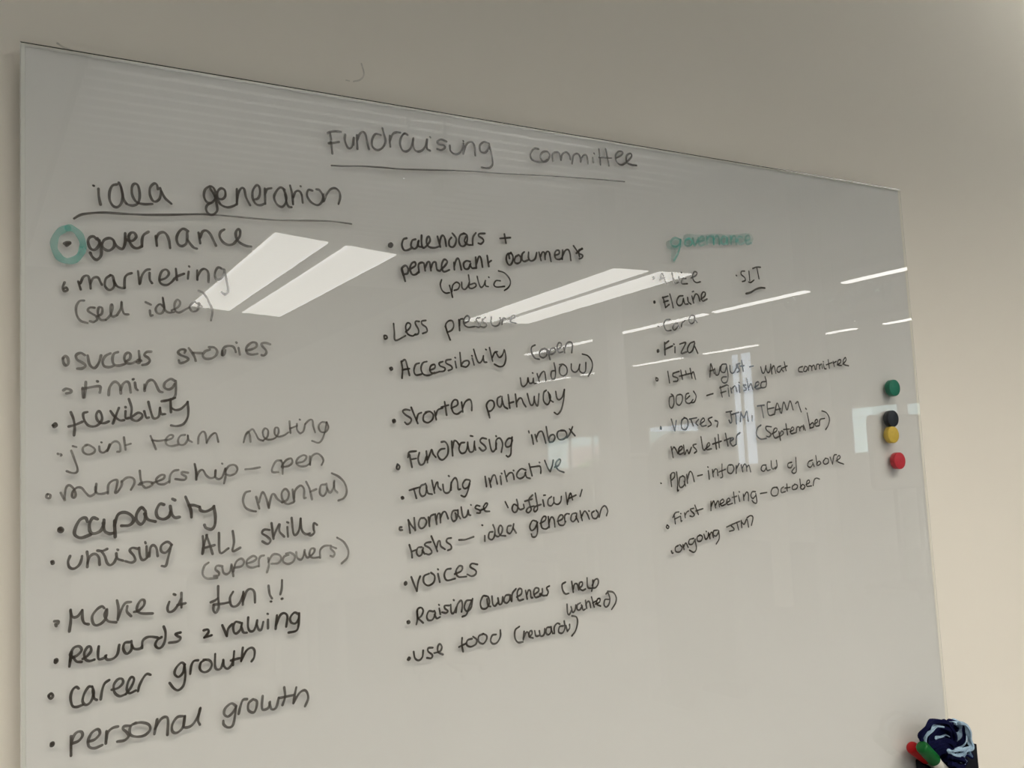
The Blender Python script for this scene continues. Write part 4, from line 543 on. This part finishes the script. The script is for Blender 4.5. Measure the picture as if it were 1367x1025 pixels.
def linear_light(x0, t0, x1, t1, label, h=1.15, glow='line'):
    a = Vector((x0, ty(t0), EYE + h)); b = Vector((x1, ty(t1), EYE + h))
    root = empty('linear_light', (a + b) / 2, label, 'strip light', 'suspended strip lights')
    d = (b - a).normalized(); s = Vector((-d.y, d.x, 0)) * .032; up = Vector((0, 0, 1))
    def bar(m, z0, z1, w=1.0):
        q = [a - s * w, a + s * w, b + s * w, b - s * w]
        m.hexa([p + up * z0 for p in q], [p + up * z1 for p in q])
    m = MB(); bar(m, .008, .07, 1.05); m.build('lamp_housing', M['housing'], root)
    m = MB(); bar(m, 0, .007); m.build('diffuser', M[glow], root)
    if 'mirrored' in label:
        ld = bpy.data.lights.new('added_strip_beam', 'AREA'); ld.shape = 'RECTANGLE'  # hidden lamp added to bounce light off the floor
        ld.energy = LINEAR_BEAM * (b - a).length; ld.color = (1.0, 0.97, 0.92); ld.spread = math.radians(130)
        ld.size = .06; ld.size_y = (b - a).length
        lo = bpy.data.objects.new('added_strip_beam', ld); COL.objects.link(lo); lo.parent = root
        lo.matrix_parent_inverse = Matrix.Translation(-(a + b) / 2)
        lo.location = (a + b) / 2 - up * .004; lo.rotation_euler = (0, 0, math.atan2(-d.x, d.y))
    m = MB(); bar(m, .0701, .0706, .5); m.build('added_uplight', M['uplamp_line'], root)  # glowing top added to light the ducts and ceiling
    for u in (.15, .85):
        p = a + (b - a) * u + up * .07; m = MB(); m.tube([p, (p.x, p.y, H - .046)], .003, 6); m.build('suspension_wire', M['steel'], root)
    return root

linear_light(1.74, D + .13, 3.34, D + .13, 'added unseen strip light close along the board wall, above the picture on the right', glow='fill_lamp')  # unseen, added to brighten the upper right of the wall
ROWA = [(5.36, 1.1, 5.20, 3.0), (5.16, 3.15, 5.083, 4.19), (5.062, 4.484, 5.00, 5.335), (4.985, 5.42, 4.912, 6.434), (4.916, 6.73, 4.816, 7.79)]
NA = ['nearest to the wall beyond the right edge of the glass', 'mirrored at the right edge of the glass, nearest of the inner row',
      'mirrored just under the SLT note in the inner row', 'mirrored across the third name in the inner row', 'mirrored across the word open, farthest of the inner row']
for (x0, t0, x1, t1), nm in zip(ROWA, NA):
    linear_light(x0, t0, x1, t1, 'strip light ' + nm, glow='row_lamp' if 'nearest to the wall' in nm else 'line')
ROWB = [(7.35, 1.6, 7.12, 4.6), (7.09, 4.75, 7.05, 5.41), (6.99, 5.67, 6.95, 6.01), (6.85, 6.74, 6.76, 7.41), (6.72, 7.72, 6.64, 8.44), (6.60, 8.94, 6.54, 9.33), (6.52, 9.57, 6.41, 10.16)]
NB = ['nearest to the wall in the outer row, beyond the right edge', 'mirrored at the right edge of the glass in the outer row', 'mirrored above the word committee in the outer row',
      'mirrored left of the tall window in the outer row', 'mirrored above 15th August in the outer row', 'mirrored right of the word window in the outer row', 'mirrored under the word window, farthest of the outer row']
for (x0, t0, x1, t1), nm in zip(ROWB, NB):
    linear_light(x0, t0, x1, t1, 'strip light ' + nm, glow='row_lamp' if 'nearest to the wall' in nm else 'line')

# small device hanging near the tilted light
sen = empty('ceiling_sensor', (1.52, ty(3.2), EYE + 1.15), 'white square ceiling sensor with a dark lens, mirrored under the underlined heading', 'sensor')
mb = MB(); mb.box((1.40, ty(3.27), EYE + 1.15), (1.60, ty(3.14), EYE + 1.175)); mb.build('sensor_plate', M['desk'], sen, bevel=.006)
mb = MB(); mb.lathe((1.50, ty(3.2), EYE + 1.15), (0, 0, -1), [(0, .032), (.010, .030), (.018, .018), (.02, .004)], 24); mb.build('sensor_lens', M['grey'], sen, smooth=True)
mb = MB(); mb.lathe((1.475, ty(3.2), EYE + 1.14), (0, 0, -1), [(0, .004), (.006, .003)], 10); mb.build('indicator_light', M['led'], sen)
mb = MB(); mb.tube([(1.5, ty(3.2), EYE + 1.17), (1.5, ty(3.2), H)], .006, 8); mb.build('drop_rod', M['steel'], sen)
jb = empty('junction_box', (1.68, ty(3.25), EYE + 1.12), 'small pale junction box mirrored beside the ceiling sensor', 'box')
mb = MB(); mb.box((1.64, ty(3.30), EYE + 1.12), (1.725, ty(3.2), EYE + 1.17)); mb.build('box_body', M['duct'], jb, bevel=.006)
mb = MB(); mb.tube([(1.68, ty(3.25), EYE + 1.16), (1.68, ty(3.25), H)], .008, 8); mb.build('conduit', M['steel'], jb)

# ------------------------------------------------------------------ furniture mirrored in the glass
def rounded(x0, x1, z0, z1, r, seg=8, top_only=False):
    pts = []
    cs = [(x1 - r, z1 - r, 0), (x0 + r, z1 - r, 90)] + ([] if top_only else [(x0 + r, z0 + r, 180), (x1 - r, z0 + r, 270)])
    for cx, cz, a0 in cs:
        for k in range(seg + 1):
            a = math.radians(a0 + 90 * k / seg)
            pts.append((cx + r * math.cos(a), cz + r * math.sin(a)))
    if top_only:
        pts += [(x0, z0), (x1, z0)]
    return pts

def plate(m, pts, y0, y1, mi=0):
    n = len(pts)
    V = [(x, y0, z) for x, z in pts] + [(x, y1, z) for x, z in pts]
    F = [tuple(range(n)), tuple(range(2 * n - 1, n - 1, -1))] + [(i, i + n, (i + 1) % n + n, (i + 1) % n) for i in range(n)]
    m.add(V, F, mi)

tv = empty('display_screen', (9.35, ty(7.0), 0), 'large dark display screen with rounded corners on a wheeled stand, mirrored behind the black magnet', 'screen')
mb = MB(); plate(mb, rounded(8.70, 10.0, 1.18, EYE + .462, .07), ty(7.03), ty(6.97)); mb.build('display_panel', M['screen'], tv)
mb = MB(); plate(mb, rounded(8.72, 9.98, 1.20, EYE + .442, .06), ty(6.968), ty(6.962)); mb.build('back_cover', M['dark'], tv)
for x in (9.15, 9.55):
    mb = MB(); mb.box((x - .03, ty(7.08), .1), (x + .03, ty(7.03), 1.7)); mb.build('pole', M['dark'], tv)
mb = MB(); mb.box((8.9, ty(7.4), .07), (9.8, ty(7.34), .12)); mb.box((8.9, ty(6.72), .07), (9.8, ty(6.66), .12)); mb.box((9.1, ty(7.4), .07), (9.16, ty(6.66), .12)); mb.box((9.54, ty(7.4), .07), (9.6, ty(6.66), .12)); mb.build('base', M['dark'], tv)
for x in (8.95, 9.75):
    for t in (7.37, 6.69):
        mb = MB(); mb.lathe((x - .015, ty(t), .035), (1, 0, 0), [(0, .035), (.03, .035)], 16); mb.build('caster', M['dark'], tv)

ac = empty('acoustic_screen', (4.3, ty(5.0), 0), 'grey felt screen with a rounded top mirrored between the words newsletter and Plan', 'screen')
mb = MB(); plate(mb, rounded(4.02, 4.62, .10, EYE + .235, .235, 12, True), ty(5.04), ty(4.96)); mb.build('felt_panel', M['felt'], ac)
for x in (4.1, 4.54):
    mb = MB(); mb.box((x - .03, ty(5.2), 0), (x + .03, ty(4.8), .10)); mb.build('foot', M['dark'], ac)

wb = empty('mobile_easel', (6.05, ty(8.2), 0), 'pale tube-framed easel with rounded corners mirrored left of the grey column', 'easel')
mb = MB()
pts = [(5.80, ty(8.2), .1)] + [(5.80 + .08 * (1 - math.cos(math.radians(a))), ty(8.2), 1.62 + .08 * math.sin(math.radians(a))) for a in range(0, 91, 15)]
pts += [(6.52 + .08 * math.sin(math.radians(a)), ty(8.2), 1.62 + .08 * math.cos(math.radians(a))) for a in range(0, 91, 15)] + [(6.60, ty(8.2), .1)]
mb.tube(pts, .022, 12); mb.build('tube_frame', M['housing'], wb, smooth=True)
mb = MB(); mb.box((5.83, ty(8.21), .75), (6.57, ty(8.19), 1.66)); mb.build('easel_panel', M['grey'], wb)
for x in (5.80, 6.60):
    mb = MB(); mb.box((x - .025, ty(8.5), 0), (x + .025, ty(7.9), .1)); mb.build('foot', M['dark'], wb)

def desk(x, t, label):
    r = empty('desk', (x, ty(t), 0), label, 'desk', 'white desks in the office behind')
    mb = MB(); mb.box((x - .8, ty(t) - .4, .71), (x + .8, ty(t) + .4, .735)); mb.build('desktop', M['desk'], r, bevel=.004)
    for sx in (-.74, .74):
        for sy in (-.34, .34):
            mb = MB(); mb.box((x + sx - .025, ty(t) + sy - .025, 0), (x + sx + .025, ty(t) + sy + .025, .71)); mb.build('leg', M['housing'], r)
    mb = MB(); mb.box((x - .8, ty(t) - .425, .55), (x + .8, ty(t) - .401, 1.2)); mb.build('desk_divider', M['duct'], r)
for x, t, nm in ((1.6, 7.6, 'left of the centre desk'), (3.4, 7.6, 'between the two other desks'), (6.6, 11.0, 'beyond the mobile easel')):
    desk(x, t, 'white office desk with a low divider mirrored far behind, ' + nm)

def office_chair(x, t, label):
    y = ty(t)
    r = empty('office_chair', (x, y, 0), label, 'chair', 'office chairs at the desks behind')
    mb = MB(); mb.box((x - .24, y - .23, .44), (x + .24, y + .23, .51)); mb.build('seat', M['chair'], r, bevel=.03)
    mb = MB(); plate(mb, rounded(x - .22, x + .22, .58, 1.02, .09), y + .2, y + .25); mb.build('backrest', M['chair'], r)
    mb = MB(); mb.tube([(x, y + .2, .47), (x, y + .27, .55), (x, y + .255, .8)], .02, 8); mb.build('back_support', M['dark'], r)
    mb = MB(); mb.tube([(x, y, .1), (x, y, .45)], .025, 10); mb.build('gas_column', M['steel'], r)
    for k in range(5):
        a = 2 * math.pi * k / 5 + .3
        e = (x + .28 * math.cos(a), y + .28 * math.sin(a), .07)
        mb = MB(); mb.tube([(x, y, .11), e], .018, 8); l = mb.build('leg', M['dark'], r)
        mb = MB(); mb.lathe((e[0] - .012, e[1], .03), (1, 0, 0), [(0, .03), (.024, .03)], 14); mb.build('caster', M['dark'], l)
for x, t, nm in ((1.6, 6.95, 'left'), (3.4, 6.95, 'centre'), (6.6, 10.35, 'farthest')):
    office_chair(x, t, 'dark fabric office chair pushed up to the %s mirrored desk' % nm)

# ------------------------------------------------------------------ outside the windows
mb = MB(); mb.box((X1 + .35, -200, -.3), (260, 60, -.1)); tag(mb.build('lawn', M['grass']), 'green lawn outside the office windows', 'lawn', kind='structure')
def block(name, x0, x1, y0, y1, h, m, label, floors):
    r = empty(name, ((x0 + x1) / 2, (y0 + y1) / 2, -.1), label, 'building')
    mb = MB(); mb.box((x0, y0, -.1), (x1, y1, h)); mb.build('wall', m, r)
    for k in range(floors):
        z = 0.5 + k * (h - .4) / floors
        mb = MB(); mb.box((x0 - .15, y0, z - .22), (x0, y1, z)); mb.build('floor_band', M['frame'], r)
        n = max(2, int((y1 - y0) / 2.2))
        for j in range(n):
            a = y0 + (j + .25) * (y1 - y0) / n
            mb = MB(); mb.box((x0 - .04, a, z + .45), (x0, a + (y1 - y0) / n * .5, z + 1.5)); mb.build('window', M['screen'] if m is M['brick'] else M['render'], r)
block('brick_building', 45, 52, ty(67), ty(59), 3.6, M['brick'], 'low pink brick building outside the farthest mirrored window', 1)
block('office_block', 150, 175, ty(124.5), ty(119.4), 14.0, M['render'], 'pale office block with white floor bands outside the window mirrored by the magnets', 6)
block('office_block', 85, 100, ty(134), ty(112), 7.0, M['render'], 'low pale block behind the pink brick building outside', 2)
tr = empty('tree', (32.5, ty(45), -.1), 'leafy green tree in front of the brick building outside', 'tree')
mb = MB(); mb.tube([(32.5, ty(45), -.1), (32.55, ty(45), .8), (32.5, ty(45), 1.5)], .12, 10); mb.build('trunk', M['bark'], tr)
rng = random.Random(5); mb = MB()
for k in range(1400):
    a = rng.uniform(0, 6.283); ph = math.acos(rng.uniform(-1, 1)); rr = rng.uniform(.5, 1.0)
    p = Vector((32.5 + 1.3 * rr * math.sin(ph) * math.cos(a), ty(45) + 1.6 * rr * math.sin(ph) * math.sin(a), 1.6 + .8 * rr * math.cos(ph)))
    d = Vector((rng.uniform(-1, 1), rng.uniform(-1, 1), rng.uniform(-1, 1))).normalized(); e = d.orthogonal().normalized()
    s = .12
    mb.add([p - d * s, p + e * s * .5, p + d * s, p - e * s * .5], [(0, 1, 2, 3)])
mb.build('foliage', M['leaf'], tr)

# ------------------------------------------------------------------ the glass board
BX0, BX1, BZ0, BZ1 = 0.0516 , 1.2527, EYE - 0.494, EYE + 0.4062
board = empty('whiteboard', (BX0, D, BZ0), 'large frameless glass whiteboard covered in handwritten notes, mounted on the cream wall', 'whiteboard')
YB = D + 0.0042
mb = MB(); mb.box((BX0 + .0045, YB + .0004, BZ0 + .0045), (BX1 - .0003, YB + .004, BZ1 - .0025)); mb.build('backing_panel', M['back'], board)
# pane: front sheet, chamfer painted in lit and dark tones, sides, inner face
c = 0.0009
mb = MB()
fr_ = [(BX0 + c, D, BZ0 + c), (BX1 - c, D, BZ0 + c), (BX1 - c, D, BZ1 - .0015), (BX0 + c, D, BZ1 - .0015)]
md_ = [(BX0, D + c, BZ0), (BX1, D + c, BZ0), (BX1, D + c, BZ1), (BX0, D + c, BZ1)]
bk_ = [(BX0, YB, BZ0), (BX1, YB, BZ0), (BX1, YB, BZ1), (BX0, YB, BZ1)]
mb.add(fr_ + md_ + bk_, [(0, 1, 2, 3)], 0)
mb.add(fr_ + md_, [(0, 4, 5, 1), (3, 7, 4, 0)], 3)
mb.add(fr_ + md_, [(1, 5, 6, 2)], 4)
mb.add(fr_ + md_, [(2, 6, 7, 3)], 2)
mb.add(md_ + bk_, [(0, 4, 5, 1), (1, 5, 6, 2), (2, 6, 7, 3), (3, 7, 4, 0)], 1)
mb.add(bk_, [(3, 2, 1, 0)], 1)
mb.build('glass_pane', [M['glass'], M['glass_in'], M['edge'], M['rim'], M['edge_side']], board)
mb = MB()  # pale strips paint the light scattered in the glass edge
mb.box((BX0 + .0003, YB + .0003, BZ0), (BX0 + .0044, YB + .0015, BZ1 - .0003))
mb.box((BX0 + .0045, YB + .0003, BZ1 - .0024), (BX1 - .0003, YB + .0015, BZ1 - .0003))
mb.box((BX0 + .0045, YB + .0003, BZ0), (BX1, YB + .0015, BZ0 + .0044))
tag(mb.build('painted_lit_rim', M['rim'], board), 'pale strips painting the lit polished rim of the glass')
for x in (BX0 + .08, BX1 - .08):
    for z in (BZ0 + .08, BZ1 - .08):
        mb = MB(); mb.lathe((x, YB + .004, z), (0, 1, 0), [(0, .02), (WALL_Y - YB - .0043, .02)], 20); mb.build('wall_spacer', M['steel'], board)

def smooth_path(p, n=5):
    if len(p) < 3:
        a, b = p[0], p[-1]
        k = 3
        return [(a[0] + (b[0] - a[0]) * i / k, a[1] + (b[1] - a[1]) * i / k) for i in range(k + 1)]
    closed = p[0] == p[-1]
    out = []
    N = len(p)
    for i in range(N - 1):
        p1, p2 = p[i], p[i + 1]
        p0 = p[i - 1] if i > 0 else (p[N - 2] if closed else (2 * p1[0] - p2[0], 2 * p1[1] - p2[1]))
        p3 = p[i + 2] if i + 2 < N else (p[1] if closed else (2 * p2[0] - p1[0], 2 * p2[1] - p1[1]))
        for k in range(n):
            t = k / n; t2 = t * t; t3 = t2 * t
            out.append(tuple(.5 * (2 * p1[j] + (p2[j] - p0[j]) * t + (2 * p0[j] - 5 * p1[j] + 4 * p2[j] - p3[j]) * t2 + (3 * p1[j] - p0[j] - 3 * p2[j] + p3[j]) * t3) for j in (0, 1)))
    out.append(p[-1])
    return out

def stroke(m, path, w, yy, th=0.0001, taper=True):
    """a pen stroke: a thin film with round ends lying on the plane y = yy"""
    pts = [p for i, p in enumerate(path) if i == 0 or math.hypot(p[0] - path[i - 1][0], p[1] - path[i - 1][1]) > 1e-5]
    if len(pts) < 2:
        pts = [path[0], (path[0][0] + 2e-4, path[0][1])]
    hw = w / 2
    n = len(pts); L = []; R = []
    ph = random.uniform(0, 6)
    for i, p in enumerate(pts):
        a = pts[max(0, i - 1)]; b = pts[min(n - 1, i + 1)]
        dx, dz = b[0] - a[0], b[1] - a[1]
        l = math.hypot(dx, dz) or 1e-9
        nx, nz = -dz / l, dx / l
        h = hw * (1 + .10 * math.sin(ph + i * .55))
        L.append((p[0] + nx * h, p[1] + nz * h)); R.append((p[0] - nx * h, p[1] - nz * h))
    def cap(p, q, flip):
        a0 = math.atan2(q[1] - p[1], q[0] - p[0]); r = math.hypot(q[0] - p[0], q[1] - p[1])
        return [(p[0] + r * math.cos(a0 + s), p[1] + r * math.sin(a0 + s)) for s in ([-.8, -1.57, -2.35] if flip else [.8, 1.57, 2.35])]
    ring_s = cap(pts[0], L[0], False)     # from L to R round the start
    ring_e = cap(pts[-1], R[-1], False)
    V = []; F = []
    for i in range(n):
        y = yy - 2e-5 * i / n
        V += [(L[i][0], y, L[i][1]), (R[i][0], y, R[i][1])]
    for i in range(n - 1):
        F.append((2 * i, 2 * i + 1, 2 * i + 3, 2 * i + 2))
    s0 = len(V); V += [(x, yy, z) for x, z in ring_s]; F.append((0, s0, s0 + 1, s0 + 2, 1))
    e0 = len(V); V += [(x, yy - 2e-5, z) for x, z in ring_e]; F.append((2 * n - 1, e0, e0 + 1, e0 + 2, 2 * n - 2))
    m.add(V, F)

NAMES = {'title': 'handwritten_title', 'line': 'handwritten_line', 'underline': 'underline', 'highlight': 'highlighter_mark'}
TINT = {'k': 'black pen ', 'm': 'black pen ', 'f': 'faint black pen ', 't': '', 'u': ''}
PEN = 0.80
lay = 0
for kind, ink, wmm, label, data in WRITING:
    strokes = []
    for st in data.split(';'):
        pts = [tuple(int(c) / 10000.0 for c in q.split(',')) for q in st.split()]
        strokes.append([(x, EYE + z) for x, z in smooth_path(pts)])
    # words standing well apart are parts of their own
    strokes.sort(key=lambda s: min(p[0] for p in s))
    words = []; reach = -9
    for s in strokes:
        if not words or (kind != 'highlight' and min(p[0] for p in s) - reach > 0.0145):
            words.append([])
        words[-1].append(s); reach = max(reach if words[-1][:-1] else -9, max(p[0] for p in s))
    for k, wd in enumerate(words):
        m = MB()
        for s in wd:
            lay += 1
            stroke(m, s, wmm * (PEN + (.07 if ink == 'k' else 0)) / 1000.0, D - 1.2e-4 - 3e-5 * (lay % 9))
        tiny = len(wd) < 3 and k == 0 and len(words) > 1 and max(p[0] for s in wd for p in s) - min(p[0] for s in wd for p in s) < .012
        o = m.build('bullet_point' if tiny else NAMES[kind], M[ink], board)
        if k == 0 or not tiny:
            tag(o, (TINT[ink] if kind != 'underline' else '') + ('bullet of the ' if tiny else 'part of the ' if len(words) > 1 else '') + label)

# pencil scuffs on the wall
def wall_mark(px, w):
    m = MB(); stroke(m, smooth_path(px), w, WALL_Y - 2e-4)
    o = m.build('pencil_mark', M['pencil'], wall_back); o['label'] = 'small pencil scuff on the wall'
wall_mark([(.0839, EYE + .4196), (.0892, EYE + .4165), (.0963, EYE + .4147)], .0022)
wall_mark([(.385, EYE + .4555), (.3875, EYE + .444), (.383, EYE + .437), (.375, EYE + .4335)], .0018)
wall_mark([(.3665, EYE + .4335), (.3705, EYE + .4333)], .0016)

# ------------------------------------------------------------------ magnets
def magnet(x, z, m, colour, where):
    prof = [(0, .0116), (.0006, .0121), (.0078, .0121), (.0084, .0118), (.0086, .0112), (.0086, .0004)]
    mb = MB(); mb.lathe((x, D - .0002, z), (0, -1, 0), prof, 40)
    o = mb.build('magnet', m, smooth=True)
    tag(o, '%s round magnet %s' % (colour, where), 'magnet', 'round magnets on the glass')
K = (D - .004)
magnet(1.3075 * K, EYE + .1089 * K, M['green'], 'green', 'at the top of the four by the right edge of the glass')
magnet(1.2972 * K, EYE + .0594 * K, M['black'], 'black', 'touching the yellow magnet from above, near the right edge of the glass')
magnet(1.2945 * K, EYE + .0338 * K, M['yellow'], 'yellow', 'just under the black magnet near the right edge of the glass')
magnet(1.3046 * K, EYE - .0080 * K, M['red'], 'red', 'lowest of the four by the right edge of the glass')

# ------------------------------------------------------------------ pen pot with markers and cloth
PX0, PX1, PD = 1.172, 1.2465, 0.045
PY0, PY1 = D - .0004, D - .0004 - PD
ZTB, ZT0, ZT1, ZB = EYE - .4265, EYE - .446, EYE - .409, EYE - .530
pot = empty('pen_pot', ((PX0 + PX1) / 2, D, ZB), 'black pen pot stuck on the lower right corner of the glass board', 'pen pot')
w = .0025
def wallp(m, a, b, za, zb):
    (xa, ya), (xb, yb) = a, b
    dx, dy = xb - xa, yb - ya; l = math.hypot(dx, dy); nx, ny = -dy / l * w, dx / l * w
    m.hexa([(xa, ya, ZB), (xb, yb, ZB), (xb + nx, yb + ny, ZB), (xa + nx, ya + ny, ZB)], [(xa, ya, za), (xb, yb, zb), (xb + nx, yb + ny, zb), (xa + nx, ya + ny, za)])
mb = MB()
wallp(mb, (PX0, PY1), (PX1, PY1), ZT0, ZT1)
wallp(mb, (PX1, PY1 + w), (PX1, PY0 - w), ZT1, ZT1)
wallp(mb, (PX1, PY0), (PX0, PY0), ZT1, ZTB)
wallp(mb, (PX0, PY0 - w), (PX0, PY1 + w), ZTB, ZT0)
mb.box((PX0, PY1, ZB - .003), (PX1, PY0, ZB))
mb.build('pot_body', M['pot'], pot)

def marker(tip, end, cap_m, label):
    """cap end at `tip`, barrel running down towards `end`"""
    tip, end = Vector(tip), Vector(end)
    d = (end - tip); L = d.length; d.normalize()
    root = empty('whiteboard_marker', end, label, 'marker', 'markers in the pen pot')
    mb = MB(); mb.lathe(tip, d, [(0, .0062), (.0012, .0078), (.004, .0088), (.036, .0090), (.0375, .0086)], 28); mb.build('marker_cap', cap_m, root, smooth=True)
    mb = MB(); mb.lathe(tip, d, [(.0376, .0080), (.052, .0066), (.053, .0072), (L, .0072)], 28); mb.build('marker_barrel', M['barrel'], root, smooth=True)
marker((1.140, D - .036, EYE - .394), (1.222, D - .029, EYE - .466), M['cap_green'], 'whiteboard marker with a green cap leaning over the red-capped one')
marker((1.150, D - .0115, EYE - .402), (1.230, D - .0125, EYE - .457), M['cap_red'], 'whiteboard marker with a red cap leaning leftmost out of the pen pot')
marker((1.190, D - .0320, EYE - .438), (1.229, D - .0300, EYE - .515), M['cap_blue'], 'whiteboard marker with a blue cap lying lowest in the pen pot')

cloth = empty('cleaning_cloth', (1.215, D - .025, ZB), 'crumpled navy and pale blue cleaning cloth stuffed in the pen pot', 'cloth')
def fold(name, line, ya, yb, mats, th=.0016, wav=.002):
    p = smooth_path(line, 5); n = len(p); m = MB()
    rows = 7; V = []; F = []
    nr = []
    for i in range(n):
        a = p[max(0, i - 1)]; b = p[min(n - 1, i + 1)]
        l = math.hypot(b[0] - a[0], b[1] - a[1]) or 1e-9
        nr.append((-(b[1] - a[1]) / l, (b[0] - a[0]) / l))
    for side in (0, 1):
        for j in range(rows):
            v = j / (rows - 1)
            for i in range(n):
                e = wav * math.sin(i * .7 + v * 4) * v + (th if side else 0)
                V.append((p[i][0] + nr[i][0] * e, ya + (yb - ya) * v + .0015 * math.sin(i * .5), p[i][1] + nr[i][1] * e))
    def I(s, j, i): return s * rows * n + j * n + i
    for s in (0, 1):
        for j in range(rows - 1):
            for i in range(n - 1):
                F.append((I(s, j, i), I(s, j, i + 1), I(s, j + 1, i + 1), I(s, j + 1, i)))
        m.add(V if s == 0 else [], [], 0)
    k = (rows - 1) * (n - 1)
    m.f = F; m.m = [0] * k + [1] * k
    E_ = []
    for i in range(n - 1):
        E_ += [(I(0, 0, i), I(1, 0, i), I(1, 0, i + 1), I(0, 0, i + 1)), (I(0, rows - 1, i), I(0, rows - 1, i + 1), I(1, rows - 1, i + 1), I(1, rows - 1, i))]
    for j in range(rows - 1):
        E_ += [(I(0, j, 0), I(0, j + 1, 0), I(1, j + 1, 0), I(1, j, 0)), (I(0, j, n - 1), I(1, j, n - 1), I(1, j + 1, n - 1), I(0, j + 1, n - 1))]
    m.f += E_; m.m += [1] * len(E_)
    o = m.build(name, mats, cloth, smooth=True)
    return o
NV, SB = M['navy'], M['sky_cloth']
m = MB(); plate(m, [(x, EYE + z) for x, z in INNER], D - .027, D - .023); m.build('inner_layer', NV, cloth)
for (nm, line, ya, yb, mats, th) in CLOTH:
    fold(nm, [(x, EYE + z) for x, z in line], D - ya, D - yb, [NV if c == 'n' else SB for c in mats], th)
